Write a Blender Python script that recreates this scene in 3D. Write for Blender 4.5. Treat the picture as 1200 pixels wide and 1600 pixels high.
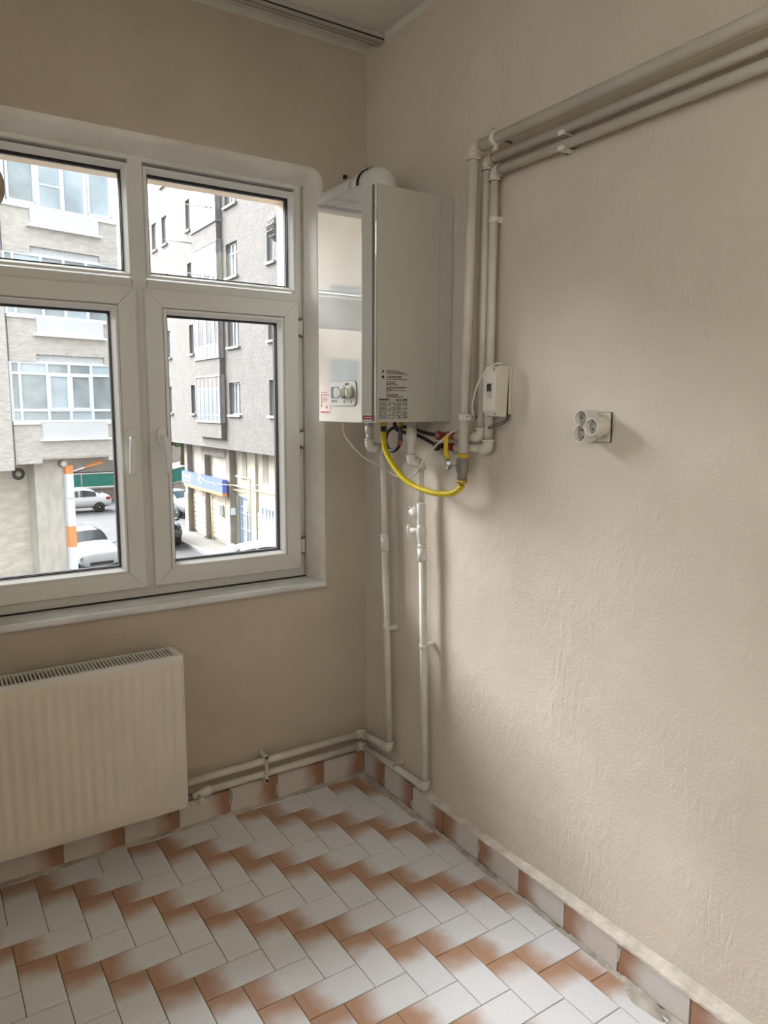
import bpy, bmesh, math, random
from mathutils import Vector, Matrix, noise as mnoise
random.seed(7)
for o in list(bpy.data.objects): bpy.data.objects.remove(o, do_unlink=True)
SC = bpy.context.scene
COL = SC.collection
# ---------------------------------------------------------------- camera
cam_d = bpy.data.cameras.new('camera'); cam = bpy.data.objects.new('camera', cam_d); COL.objects.link(cam)
cam_d.sensor_fit = 'VERTICAL'; cam_d.sensor_height = 36.0; cam_d.lens = 25.904
cam_d.clip_start = 0.02; cam_d.clip_end = 400
RT = Vector((0.8377964, -0.54596462, 0.00445155)); UP = Vector((0.07327686, 0.12051722, 0.99000308)); FW = Vector((0.54104315, 0.82909483, -0.14097547))
m = Matrix(((RT.x, UP.x, -FW.x, -1.56385), (RT.y, UP.y, -FW.y, -2.5298), (RT.z, UP.z, -FW.z, 1.54169), (0, 0, 0, 1)))
cam.matrix_world = m
SC.camera = cam
# ---------------------------------------------------------------- sky
W = bpy.data.worlds.new('sky'); SC.world = W; W.use_nodes = True
nt = W.node_tree; nt.nodes.clear()
def wn(t): return nt.nodes.new(t)
wo = wn('ShaderNodeOutputWorld'); bg = wn('ShaderNodeBackground'); tc = wn('ShaderNodeTexCoord'); nz = wn('ShaderNodeTexNoise'); rp = wn('ShaderNodeValToRGB')
nz.inputs['Scale'].default_value = 3.2; nz.inputs['Detail'].default_value = 5; nz.inputs['Roughness'].default_value = 0.55
rp.color_ramp.elements[0].position = 0.36; rp.color_ramp.elements[0].color = (0.14, 0.36, 0.44, 1)
rp.color_ramp.elements[1].position = 0.50; rp.color_ramp.elements[1].color = (1.0, 1.0, 1.0, 1)
nt.links.new(tc.outputs['Generated'], nz.inputs['Vector']); nt.links.new(nz.outputs['Fac'], rp.inputs['Fac'])
nt.links.new(rp.outputs['Color'], bg.inputs['Color']); nt.links.new(bg.outputs['Background'], wo.inputs['Surface'])
bg.inputs['Strength'].default_value = 3.3
# ---------------------------------------------------------------- sun behind thin cloud (soft)
sd = bpy.data.lights.new('hazy_sun', 'SUN'); so = bpy.data.objects.new('hazy_sun', sd); COL.objects.link(so)
sd.energy = 19.0; sd.angle = math.radians(50); sd.color = (0.975, 0.99, 1.0)
so.rotation_euler = Vector((0.39, -0.745, -0.54)).to_track_quat('-Z', 'Y').to_euler()
so.location = (-6, 8, 12)
# ---------------------------------------------------------------- view
SC.view_settings.view_transform = 'Standard'; SC.view_settings.look = 'None'
SC.view_settings.exposure = 0.17; SC.view_settings.gamma = 1.0; SC.view_settings.use_curve_mapping = False
# ================================================================ helpers
def tag(o, label=None, cat=None, group=None, kind=None):
    if label: o['label'] = label
    if cat: o['category'] = cat
    if group: o['group'] = group
    if kind: o['kind'] = kind
    return o
def thing(name, loc, label, cat, group=None, rz=0, kind=None):
    o = bpy.data.objects.new(name, None); COL.objects.link(o)
    o.empty_display_size = 0.05; o.location = loc; o.rotation_euler = (0, 0, rz)
    return tag(o, label, cat, group, kind)
def top(o):
    while o.parent: o = o.parent
    return o
class MB:
    def __init__(s): s.v = []; s.f = []; s.s = []; s.uv = None
    def add(s, vs, fs, sm=False):
        b = len(s.v); s.v += [tuple(p) for p in vs]
        for q in fs: s.f.append(tuple(b + i for i in q)); s.s.append(sm)
        return s
    def box(s, x0, x1, y0, y1, z0, z1):
        if x0 > x1: x0, x1 = x1, x0
        if y0 > y1: y0, y1 = y1, y0
        if z0 > z1: z0, z1 = z1, z0
        return s.add([(x0,y0,z0),(x1,y0,z0),(x1,y1,z0),(x0,y1,z0),(x0,y0,z1),(x1,y0,z1),(x1,y1,z1),(x0,y1,z1)],
                     [(0,3,2,1),(4,5,6,7),(0,1,5,4),(1,2,6,5),(2,3,7,6),(3,0,4,7)])
    def prism(s, poly, d0, d1, f):
        n = len(poly); vs = [f(a, b, d0) for a, b in poly] + [f(a, b, d1) for a, b in poly]
        fs = [tuple(range(n))[::-1], tuple(range(n, 2*n))] + [(i, (i+1) % n, n+(i+1) % n, n+i) for i in range(n)]
        return s.add(vs, fs)
    def tube(s, path, r, n=14, caps=True, sm=True):
        P = [Vector(p) for p in path]; k = len(P)
        rr = r if isinstance(r, (list, tuple)) else [r]*k
        T = []
        for i in range(k):
            a = P[max(i-1, 0)]; b = P[min(i+1, k-1)]; t = (b-a)
            T.append(t.normalized() if t.length > 1e-9 else Vector((0,0,1)))
        u = T[0].orthogonal().normalized(); vs = []
        for i in range(k):
            u = (u - T[i]*u.dot(T[i]))
            u = u.normalized() if u.length > 1e-6 else T[i].orthogonal().normalized()
            w = T[i].cross(u)
            ra, rb = rr[i] if isinstance(rr[i], (list, tuple)) else (rr[i], rr[i])
            for j in range(n):
                a = 2*math.pi*j/n; vs.append(P[i] + u*(ra*math.cos(a)) + w*(rb*math.sin(a)))
        fs = [(i*n+j, i*n+(j+1) % n, (i+1)*n+(j+1) % n, (i+1)*n+j) for i in range(k-1) for j in range(n)]
        s.add(vs, fs, sm)
        if caps:
            b = len(s.v) - len(vs)
            s.f.append(tuple(b+j for j in range(n))[::-1]); s.s.append(False)
            s.f.append(tuple(b+(k-1)*n+j for j in range(n))); s.s.append(False)
        return s
    def cyl(s, p0, p1, r, n=16, r2=None): return s.tube([p0, p1], [r, r if r2 is None else r2], n)
    def lathe(s, p0, ax, prof, n=20, sm=True):
        ax = Vector(ax).normalized(); u = ax.orthogonal().normalized(); w = ax.cross(u); p0 = Vector(p0); vs = []
        for r, h in prof:
            for j in range(n):
                a = 2*math.pi*j/n; vs.append(p0 + ax*h + u*(r*math.cos(a)) + w*(r*math.sin(a)))
        k = len(prof)
        fs = [(i*n+j, i*n+(j+1) % n, (i+1)*n+(j+1) % n, (i+1)*n+j) for i in range(k-1) for j in range(n)]
        s.add(vs, fs, sm); b = len(s.v)-len(vs)
        if prof[0][0] > 1e-5: s.f.append(tuple(b+j for j in range(n))[::-1]); s.s.append(False)
        if prof[-1][0] > 1e-5: s.f.append(tuple(b+(k-1)*n+j for j in range(n))); s.s.append(False)
        return s
    def ring(s, x0, x1, z0, z1, prof, gap=0.0):
        """mitred rectangular frame in an XZ plane: prof = closed list of (inset, y)"""
        n = len(prof)
        cs = [((x0, z0), (1, 1)), ((x1, z0), (-1, 1)), ((x1, z1), (-1, -1)), ((x0, z1), (1, -1))]
        for e in range(4):
            (ax, az), ad = cs[e]; (bx, bz), bd = cs[(e+1) % 4]
            L = math.hypot(bx-ax, bz-az); dx, dz = (bx-ax)/L*gap, (bz-az)/L*gap
            vs = [(ax+ad[0]*i+dx, y, az+ad[1]*i+dz) for i, y in prof] + [(bx+bd[0]*i-dx, y, bz+bd[1]*i-dz) for i, y in prof]
            fs = [(i, (i+1) % n, n+(i+1) % n, n+i) for i in range(n)] + [tuple(range(n))[::-1], tuple(range(n, 2*n))]
            s.add(vs, fs)
        return s
    def build(s, name, mat, parent=None, bevel=0, local=False, seg=2, recalc=True):
        off = Vector((0, 0, 0)); loc = Vector((0, 0, 0))
        if parent is not None and not local: off = Vector(top(parent).location)
        if parent is None and not local:
            xs = [p[0] for p in s.v]; ys = [p[1] for p in s.v]; zs = [p[2] for p in s.v]
            loc = Vector(((min(xs)+max(xs))/2, (min(ys)+max(ys))/2, min(zs))); off = loc
        me = bpy.data.meshes.new(name)
        me.from_pydata([(p[0]-off.x, p[1]-off.y, p[2]-off.z) for p in s.v], [], s.f)
        if recalc:
            bm = bmesh.new(); bm.from_mesh(me); bmesh.ops.recalc_face_normals(bm, faces=bm.faces); bm.to_mesh(me); bm.free()
        me.polygons.foreach_set('use_smooth', s.s)
        me.materials.append(MATS[mat] if isinstance(mat, str) else mat)
        o = bpy.data.objects.new(name, me); COL.objects.link(o); o.location = loc
        if parent is not None: o.parent = parent
        if bevel:
            b = o.modifiers.new('bevel', 'BEVEL'); b.width = bevel; b.segments = seg; b.limit_method = 'ANGLE'; b.angle_limit = math.radians(35)
        return o
def share(o, name, parent, loc, rot=(0,0,0)):
    c = bpy.data.objects.new(name, o.data); COL.objects.link(c); c.parent = parent; c.location = loc; c.rotation_euler = rot
    return c
def fillet(pts, r, n=7):
    P = [Vector(p) for p in pts]; out = [P[0]]
    rr = r if isinstance(r, (list, tuple)) else [r]*len(P)
    for i in range(1, len(P)-1):
        a = (P[i-1]-P[i]); b = (P[i+1]-P[i]); d = min(rr[i], a.length*.49, b.length*.49)
        A = P[i]+a.normalized()*d; B = P[i]+b.normalized()*d
        for k in range(n+1):
            t = k/n; out.append(A*(1-t)**2 + P[i]*(2*t*(1-t)) + B*t*t)
    out.append(P[-1]); return out
def spline(pts, n=8):
    P = [Vector(p) for p in pts]; P = [P[0]*2-P[1]] + P + [P[-1]*2-P[-2]]; out = []
    for i in range(1, len(P)-2):
        a, b, c, d = P[i-1:i+3]
        for k in range(n):
            t = k/n; out.append(0.5*((2*b) + (c-a)*t + (2*a-5*b+4*c-d)*t*t + (3*b-a-3*c+d)*t**3))
    out.append(P[-2]); return out
# ================================================================ materials
MATS = {}
def newmat(name):
    mt = bpy.data.materials.new(name); mt.use_nodes = True; MATS[name] = mt
    t = mt.node_tree; b = t.nodes['Principled BSDF']; return mt, t, b
def M(name, col, rough=0.5, metal=0.0, var=0.0, vscale=6.0, bump=0.0, bscale=60.0, coat=0.0, spec=0.5, col2=None, stretch=None, bdist=0.003, detail=4):
    mt, t, b = newmat(name)
    b.inputs['Base Color'].default_value = (*col, 1); b.inputs['Roughness'].default_value = rough; b.inputs['Metallic'].default_value = metal
    b.inputs['Coat Weight'].default_value = coat; b.inputs['Specular IOR Level'].default_value = spec
    if var or bump or col2:
        g = t.nodes.new('ShaderNodeNewGeometry'); src = g.outputs['Position']
        if stretch:
            mp = t.nodes.new('ShaderNodeMapping'); mp.inputs['Scale'].default_value = stretch; t.links.new(src, mp.inputs['Vector']); src = mp.outputs['Vector']
        if var or col2:
            n = t.nodes.new('ShaderNodeTexNoise'); n.inputs['Scale'].default_value = vscale; n.inputs['Detail'].default_value = detail; t.links.new(src, n.inputs['Vector'])
            r = t.nodes.new('ShaderNodeValToRGB'); r.color_ramp.elements[0].position = .33; r.color_ramp.elements[1].position = .67
            c2 = col2 if col2 else tuple(c*(1-var) for c in col); c1 = col if col2 else tuple(min(1, c*(1+var*.5)) for c in col)
            r.color_ramp.elements[0].color = (*c2, 1); r.color_ramp.elements[1].color = (*c1, 1)
            t.links.new(n.outputs['Fac'], r.inputs['Fac']); t.links.new(r.outputs['Color'], b.inputs['Base Color'])
        if bump:
            n2 = t.nodes.new('ShaderNodeTexNoise'); n2.inputs['Scale'].default_value = bscale; n2.inputs['Detail'].default_value = 5; t.links.new(src, n2.inputs['Vector'])
            bp = t.nodes.new('ShaderNodeBump'); bp.inputs['Strength'].default_value = bump; bp.inputs['Distance'].default_value = bdist
            t.links.new(n2.outputs['Fac'], bp.inputs['Height']); t.links.new(bp.outputs['Normal'], b.inputs['Normal'])
    return mt
def plaster(name, col, dirt, fine=0.35, trowel=0.5, stretch=(1, 1, 0.35), dscale=1.3):
    mt, t, b = newmat(name); b.inputs['Roughness'].default_value = 0.62; b.inputs['Specular IOR Level'].default_value = 0.35
    L = t.links.new; N = t.nodes.new
    g = N('ShaderNodeNewGeometry')
    n1 = N('ShaderNodeTexNoise'); n1.inputs['Scale'].default_value = dscale; n1.inputs['Detail'].default_value = 7; n1.inputs['Roughness'].default_value = .6
    L(g.outputs['Position'], n1.inputs['Vector'])
    r1 = N('ShaderNodeValToRGB'); r1.color_ramp.elements[0].position = .30; r1.color_ramp.elements[0].color = (*dirt, 1); r1.color_ramp.elements[1].position = .62; r1.color_ramp.elements[1].color = (*col, 1)
    L(n1.outputs['Fac'], r1.inputs['Fac']); L(r1.outputs['Color'], b.inputs['Base Color'])
    mp = N('ShaderNodeMapping'); mp.inputs['Scale'].default_value = stretch; L(g.outputs['Position'], mp.inputs['Vector'])
    n2 = N('ShaderNodeTexNoise'); n2.inputs['Scale'].default_value = 120; n2.inputs['Detail'].default_value = 4; L(g.outputs['Position'], n2.inputs['Vector'])
    n3 = N('ShaderNodeTexNoise'); n3.inputs['Scale'].default_value = 38; n3.inputs['Detail'].default_value = 6; n3.inputs['Distortion'].default_value = 1.2; L(mp.outputs['Vector'], n3.inputs['Vector'])
    n4 = N('ShaderNodeTexNoise'); n4.inputs['Scale'].default_value = 3.0; n4.inputs['Detail'].default_value = 3; L(g.outputs['Position'], n4.inputs['Vector'])
    r4 = N('ShaderNodeValToRGB'); r4.color_ramp.elements[0].position = .42; r4.color_ramp.elements[1].position = .68; L(n4.outputs['Fac'], r4.inputs['Fac'])
    mu = N('ShaderNodeMath'); mu.operation = 'MULTIPLY'; L(n3.outputs['Fac'], mu.inputs[0]); L(r4.outputs['Color'], mu.inputs[1])
    b1 = N('ShaderNodeBump'); b1.inputs['Strength'].default_value = fine; b1.inputs['Distance'].default_value = .002; L(n2.outputs['Fac'], b1.inputs['Height'])
    b2 = N('ShaderNodeBump'); b2.inputs['Strength'].default_value = trowel; b2.inputs['Distance'].default_value = .006; L(mu.outputs[0], b2.inputs['Height']); L(b1.outputs['Normal'], b2.inputs['Normal'])
    b3 = N('ShaderNodeBump'); b3.inputs['Strength'].default_value = .35; b3.inputs['Distance'].default_value = .02; L(n4.outputs['Fac'], b3.inputs['Height']); L(b2.outputs['Normal'], b3.inputs['Normal'])
    L(b3.outputs['Normal'], b.inputs['Normal'])
    return mt
def glassmat(name, tint=(1, 1, 1), refl=1.0):
    mt = bpy.data.materials.new(name); mt.use_nodes = True; MATS[name] = mt; t = mt.node_tree; t.nodes.clear()
    o = t.nodes.new('ShaderNodeOutputMaterial'); mx = t.nodes.new('ShaderNodeMixShader'); tr = t.nodes.new('ShaderNodeBsdfTransparent'); gl = t.nodes.new('ShaderNodeBsdfGlossy')
    fr = t.nodes.new('ShaderNodeFresnel'); fr.inputs['IOR'].default_value = 1.3; tr.inputs['Color'].default_value = (*tint, 1); gl.inputs['Roughness'].default_value = 0.01
    t.links.new(fr.outputs['Fac'], mx.inputs['Fac']); t.links.new(tr.outputs[0], mx.inputs[1]); t.links.new(gl.outputs[0], mx.inputs[2]); t.links.new(mx.outputs[0], o.inputs['Surface'])
    return mt
def tilemat(name, white, brown, rough=0.3, grime=(0.45, .42, .36)):
    """glazed tile: u of the UV map runs along the tile from its brown end (metres)"""
    mt, t, b = newmat(name); L = t.links.new; N = t.nodes.new
    b.inputs['Roughness'].default_value = rough; b.inputs['Specular IOR Level'].default_value = .5
    uv = N('ShaderNodeUVMap'); sx = N('ShaderNodeSeparateXYZ'); L(uv.outputs['UV'], sx.inputs['Vector'])
    g = N('ShaderNodeNewGeometry')
    n = N('ShaderNodeTexNoise'); n.inputs['Scale'].default_value = 14; n.inputs['Detail'].default_value = 3; L(g.outputs['Position'], n.inputs['Vector'])
    ma = N('ShaderNodeMath'); ma.operation = 'MULTIPLY_ADD'; ma.inputs[1].default_value = .07; L(n.outputs['Fac'], ma.inputs[0]); L(sx.outputs['X'], ma.inputs[2])
    mr = N('ShaderNodeMapRange'); mr.interpolation_type = 'SMOOTHSTEP'; mr.inputs['From Min'].default_value = .055; mr.inputs['From Max'].default_value = .135; L(ma.outputs[0], mr.inputs['Value'])
    sp = N('ShaderNodeTexNoise'); sp.inputs['Scale'].default_value = 260; sp.inputs['Detail'].default_value = 2; L(g.outputs['Position'], sp.inputs['Vector'])
    mx = N('ShaderNodeMix'); mx.data_type = 'RGBA'; mx.inputs['A'].default_value = (*brown, 1); mx.inputs['B'].default_value = (*white, 1); L(mr.outputs[0], mx.inputs['Factor'])
    sr = N('ShaderNodeValToRGB'); sr.color_ramp.elements[0].position = .35; sr.color_ramp.elements[0].color = (.86, .86, .86, 1); sr.color_ramp.elements[1].position = .6; sr.color_ramp.elements[1].color = (1, 1, 1, 1); L(sp.outputs['Fac'], sr.inputs['Fac'])
    m2 = N('ShaderNodeMix'); m2.data_type = 'RGBA'; m2.blend_type = 'MULTIPLY'; m2.inputs['Factor'].default_value = .6; L(mx.outputs['Result'], m2.inputs['A']); L(sr.outputs['Color'], m2.inputs['B'])
    # scuffs and grime with shapes of their own
    gn = N('ShaderNodeTexNoise'); gn.inputs['Scale'].default_value = 3.3; gn.inputs['Detail'].default_value = 8; gn.inputs['Roughness'].default_value = .7; L(g.outputs['Position'], gn.inputs['Vector'])
    gr = N('ShaderNodeValToRGB'); gr.color_ramp.elements[0].position = .64; gr.color_ramp.elements[0].color = (0, 0, 0, 1); gr.color_ramp.elements[1].position = .78; gr.color_ramp.elements[1].color = (.55, .55, .55, 1); L(gn.outputs['Fac'], gr.inputs['Fac'])
    m3 = N('ShaderNodeMix'); m3.data_type = 'RGBA'; L(gr.outputs['Color'], m3.inputs['Factor']); L(m2.outputs['Result'], m3.inputs['A']); m3.inputs['B'].default_value = (*grime, 1)
    L(m3.outputs['Result'], b.inputs['Base Color'])
    bn = N('ShaderNodeTexNoise'); bn.inputs['Scale'].default_value = 190; bn.inputs['Detail'].default_value = 2; L(g.outputs['Position'], bn.inputs['Vector'])
    bp = N('ShaderNodeBump'); bp.inputs['Strength'].default_value = .28; bp.inputs['Distance'].default_value = .0012; L(bn.outputs['Fac'], bp.inputs['Height']); L(bp.outputs['Normal'], b.inputs['Normal'])
    return mt
WALLC = (.745, .655, .56)
plaster('wall_paint', WALLC, (.65, .565, .48), fine=.65, trowel=.95)
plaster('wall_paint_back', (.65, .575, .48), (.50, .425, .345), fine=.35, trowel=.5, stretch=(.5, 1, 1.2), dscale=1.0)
M('ceiling_paint', (.72, .72, .65), .8, var=.10, vscale=2, bump=.2, bscale=90)
plaster('reveal_plaster', (.86, .83, .78), (.66, .60, .52), fine=.25, trowel=.2, dscale=3)
plaster('outer_plaster', (.72, .60, .47), (.60, .49, .38), fine=.8, trowel=.3, dscale=6)
tilemat('floor_glaze', (.85, .86, .90), (.52, .31, .205))
tilemat('skirting_glaze', (.74, .68, .64), (.42, .225, .14), rough=.4)
M('grout', (.16, .12, .095), .9, var=.3, vscale=30)
M('mortar', (.56, .515, .45), .95, var=.30, vscale=18, bump=.8, bscale=120)
M('mortar_light', (.74, .68, .60), .9, var=.2, vscale=20, bump=.7, bscale=110)
M('upvc', (.78, .78, .75), .32, var=.04, vscale=3, spec=.45)
M('upvc_bead', (.82, .82, .80), .28, spec=.5)
M('rubber', (.012, .012, .013), .55)
glassmat('pane_glass')
M('marble', (.88, .88, .87), .18, col2=(.66, .67, .66), vscale=5, detail=8, stretch=(1, 3, 3))
M('boiler_white', (.56, .545, .49), .30, var=.02, vscale=2)
M('boiler_gloss', (.60, .60, .57), .03, coat=1.0, spec=.6)
MATS['boiler_gloss'].node_tree.nodes['Principled BSDF'].inputs['Coat IOR'].default_value = 1.9
M('boiler_grey', (.70, .70, .66), .3)
M('dark_gap', (.02, .018, .016), .8)
M('seam', (.16, .13, .11), .7)
M('label_white', (.72, .70, .66), .5)
M('label_grey', (.47, .46, .43), .5)
M('label_pink', (.80, .66, .60), .5)
M('label_red', (.42, .02, .045), .4)
M('print_dark', (.035, .033, .03), .6)
M('print_red', (.45, .12, .10), .6)
M('gauge_glass', (.13, .15, .19), .12)
M('gauge_face', (.62, .65, .66), .3)
M('knob_cream', (.70, .69, .58), .4)
M('knob_ring', (.30, .31, .30), .4)
M('flue_white', (.76, .75, .71), .35, var=.05, vscale=8)
M('steel', (.55, .55, .54), .3, metal=1)
M('pipe_paint', (.72, .66, .57), .42, var=.08, vscale=9, bump=.15, bscale=70)
M('pipe_white', (.80, .77, .71), .36, var=.05, vscale=9)
M('pipe_low', (.74, .70, .63), .40, var=.10, vscale=14)
M('yellow_hose', (.72, .55, .01), .38, var=.12, vscale=25)
M('yellow_paint', (.74, .48, .01), .4)
M('valve_metal', (.33, .31, .28), .42, metal=.6, var=.2, vscale=40)
M('brass', (.60, .42, .12), .32, metal=1)
M('black_rubber', (.02, .021, .024), .45)
M('braid', (.16, .16, .165), .4, metal=.5)
M('red_plastic', (.23, .018, .02), .4)
M('copper_end', (.45, .16, .10), .4, metal=.4)
M('cable_white', (.74, .71, .65), .5)
M('abs_cream', (.76, .71, .61), .38)
M('abs_white', (.80, .76, .69), .32)
M('socket_grey', (.52, .48, .42), .45)
M('radiator_paint', (.78, .72, .625), .38, var=.06, vscale=5)
M('radiator_white', (.80, .79, .75), .3)
M('rail_alu', (.52, .50, .46), .38, var=.1, vscale=20, stretch=(.1, 1, 1))
M('rail_dark', (.03, .028, .025), .6)
M('vent_brown', (.42, .36, .29), .35)
lm_ = newmat('fill_globe'); lm_[2].inputs['Emission Color'].default_value = (1.0, .90, .64, 1); lm_[2].inputs['Emission Strength'].default_value = 15  # glow of the added fill lamp behind the viewer
M('terminal_grey', (.10, .10, .10), .5, var=.3, vscale=30)
M('sealant', (.62, .55, .47), .8, col2=(.46, .39, .32), vscale=14)
M('old_metal', (.22, .20, .17), .5, metal=.5)
# ================================================================ room shell
XL, YF, ZC = -2.75, -3.55, 2.866            # left wall, wall behind the camera, ceiling
def struct(o): o['kind'] = 'structure'; return o
# --- floor
floor = struct(MB().box(XL, 0.0, YF, 0.0, -0.12, -0.0035).build('floor', 'grout'))
def gx(u): return (u - 2.05)*.1
def gy(v): return (-v - 2.32)*.1
def tile_geo(mb, a0, a1, b0, b1, T, fl=None, h=.009, bev=.0012):
    """tile piece [a0,a1]x[b0,b1] in tile coordinates (a from the brown end); T maps (a,b,c)->world"""
    i = bev; vs = []
    for c, d in ((-h, 0), (-bev*.8, 0), (0, i)):
        vs += [(a0+d, b0+d, c), (a1-d, b0+d, c), (a1-d, b1-d, c), (a0+d, b1-d, c)]
    fs = [(3, 2, 1, 0), (8, 9, 10, 11)] + [(k*4+j, k*4+(j+1) % 4, (k+1)*4+(j+1) % 4, (k+1)*4+j) for k in range(2) for j in range(4)]
    mb.add([T(*p) for p in vs], fs); mb.uv = (mb.uv or []) + [(p[0], p[1]) for p in vs]
def set_uv(o, uvs):
    me = o.data; l = me.uv_layers.new(name='UVMap')
    for lp in me.loops: l.data[lp.index].uv = uvs[lp.vertex_index]
tiles = []
for a in range(-40, 46):
    for b in range(-24, 24):
        tiles.append(('H', -1+a+2*b, a-2*b)); tiles.append(('V', 0+a+2*b, -2+a-2*b))
XR, YB = -0.021, -0.017
stuff = MB(); full = {}; nt_ = 0
for k, u, v in tiles:
    if k == 'H': x0, x1, y0, y1 = gx(u), gx(u+2), gy(v+1), gy(v)
    else: x0, x1, y0, y1 = gx(u), gx(u+1), gy(v+2), gy(v)
    cx0, cx1, cy0, cy1 = max(x0, XL), min(x1, XR), max(y0, YF), min(y1, YB)
    if cx1-cx0 < .006 or cy1-cy0 < .006: continue
    g = .0011
    if k == 'H': a0, a1, b0, b1 = cx0-x0, cx1-x0, cy0-y0, cy1-y0; org = (x0, y0, 0); rz = 0
    else: a0, a1, b0, b1 = y1-cy1, y1-cy0, cx0-x0, cx1-x0; org = (x0, y1, 0); rz = -math.pi/2
    near = cx1 > -1.62 and cy1 > -2.15
    cut = (a1-a0 < .1999) or (b1-b0 < .0999)
    a0 += g; a1 -= g; b0 += g; b1 -= g
    if near:
        dz = random.uniform(-.0004, .0004); fl = floor.location
        loc = (org[0]-fl.x, org[1]-fl.y, dz-fl.z)
        if not cut and full: c = share(full['t'], 'floor_tile', floor, loc, (0, 0, rz))
        else:
            mb = MB(); tile_geo(mb, a0, a1, b0, b1, lambda p, q, r: (p, q, r))
            c = mb.build('floor_tile', 'floor_glaze', floor, local=True); set_uv(c, mb.uv); c.location = loc; c.rotation_euler = (0, 0, rz)
            if not cut: full['t'] = c
        nt_ += 1
    else:
        if k == 'H': T = lambda p, q, r, o=org: (o[0]+p, o[1]+q, r)
        else: T = lambda p, q, r, o=org: (o[0]+q, o[1]-p, r)
        tile_geo(stuff, a0, a1, b0, b1, T)
st = stuff.build('floor_tile_field', 'floor_glaze', floor); set_uv(st, stuff.uv); st['kind'] = 'stuff'
# --- plain walls and ceiling
wall_right = struct(MB().box(0, .2, YF-.15, .30, -.12, ZC+.15).build('wall_right', 'wall_paint'))
# left wall, with an unseen opening added to brighten the room from the side
LY0, LY1, LZ0, LZ1 = -3.40, -1.26, 1.42, 2.80
wl_ = MB(); wl_.box(XL-.15, XL, YF-.15, LY0, -.12, ZC+.15); wl_.box(XL-.15, XL, LY1, .30, -.12, ZC+.15); wl_.box(XL-.15, XL, LY0, LY1, -.12, LZ0); wl_.box(XL-.15, XL, LY0, LY1, LZ1, ZC+.15)
wall_left = struct(wl_.build('wall_left', 'wall_paint'))
bd = MB()  # frame and glass of the added fill opening
for y in (LY0, (LY0+LY1)/2-.03, LY1-.06): bd.box(XL-.11, XL-.05, y, y+.06, LZ0, LZ1)
for z in (LZ0, LZ1-.06): bd.box(XL-.11, XL-.05, LY0, LY1, z, z+.06)
bdo = struct(bd.build('fill_window', 'upvc')); MB().box(XL-.082, XL-.078, LY0, LY1, LZ0, LZ1).build('pane', 'pane_glass', bdo)
wall_front = struct(MB().box(XL, 0, YF-.15, YF, -.12, ZC+.15).build('wall_front', 'wall_paint'))
ceiling = struct(MB().box(XL, 0, YF, .30, ZC, ZC+.15).build('ceiling', 'ceiling_paint'))
# soft coving where the ceiling meets the walls
cv = MB()
for q in ('b', 'r'):
    poly = [(0, 0), (0, -.016), (-.004, -.009), (-.009, -.004), (-.016, 0)]
    if q == 'b': cv.prism(poly, XL, 0, lambda a, b, d: (d, a, ZC+b))
    else: cv.prism(poly, YF, 0, lambda a, b, d: (a, d, ZC+b))
struct(cv.build('trim_1', 'ceiling_paint'))
# --- window wall: face with a hole, rounded plaster reveal, outer face
OX0, OX1, OZ0, OZ1 = -1.492, -.212, .842, 2.386     # opening at the room face (before the rounded arris)
def hole_path(e, r, dt=0):
    """outline of the opening grown by e, rounded upper corners"""
    x0, x1, z1 = OX0-e, OX1+e, OZ1+e-dt; r = max(r+e, .004); P = [(x1, OZ0)]
    for k in range(7):
        t = k/6*math.pi/2; P.append((x1-r+r*math.cos(t), z1-r+r*math.sin(t)))
    for k in range(7):
        t = k/6*math.pi/2; P.append((x0+r-r*math.sin(t), z1-r+r*math.cos(t)))
    P.append((x0, OZ0)); return P
prof = [(.022, 0.0), (.011, .002), (.004, .008), (.0, .020), (-.010, .062), (-.021, .106)]
loops = [(hole_path(e, .028), y) for e, y in prof]
bm = bmesh.new()
ol = [bm.verts.new((x, 0, z)) for x, z in [(XL, -.12), (0.0, -.12), (0.0, ZC), (XL, ZC)]]
il = [bm.verts.new((x, 0, z)) for x, z in loops[0][0]]
ed = [bm.edges.new((ol[i], ol[(i+1) % 4])) for i in range(4)] + [bm.edges.new((il[i], il[(i+1) % len(il)])) for i in range(len(il))]
bmesh.ops.triangle_fill(bm, use_beauty=True, edges=ed)
me = bpy.data.meshes.new('wall_back')
tv = [tuple(v.co) for v in bm.verts]; bm.verts.index_update(); tf = [tuple(v.index for v in f.verts) for f in bm.faces]; bm.free()
wb = MB(); wb.add(tv, tf)
wall_back = struct(wb.build('wall_back', 'wall_paint_back'))
rv = MB(); n = len(loops[0][0]); vs = []
for lp, y in loops: vs += [(x, y, z) for x, z in lp]
rv.add(vs, [(i*n+j, i*n+j+1, (i+1)*n+j+1, (i+1)*n+j) for i in range(len(loops)-1) for j in range(n-1)], True)
rv.build('window_reveal', 'reveal_plaster', wall_back)
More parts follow.
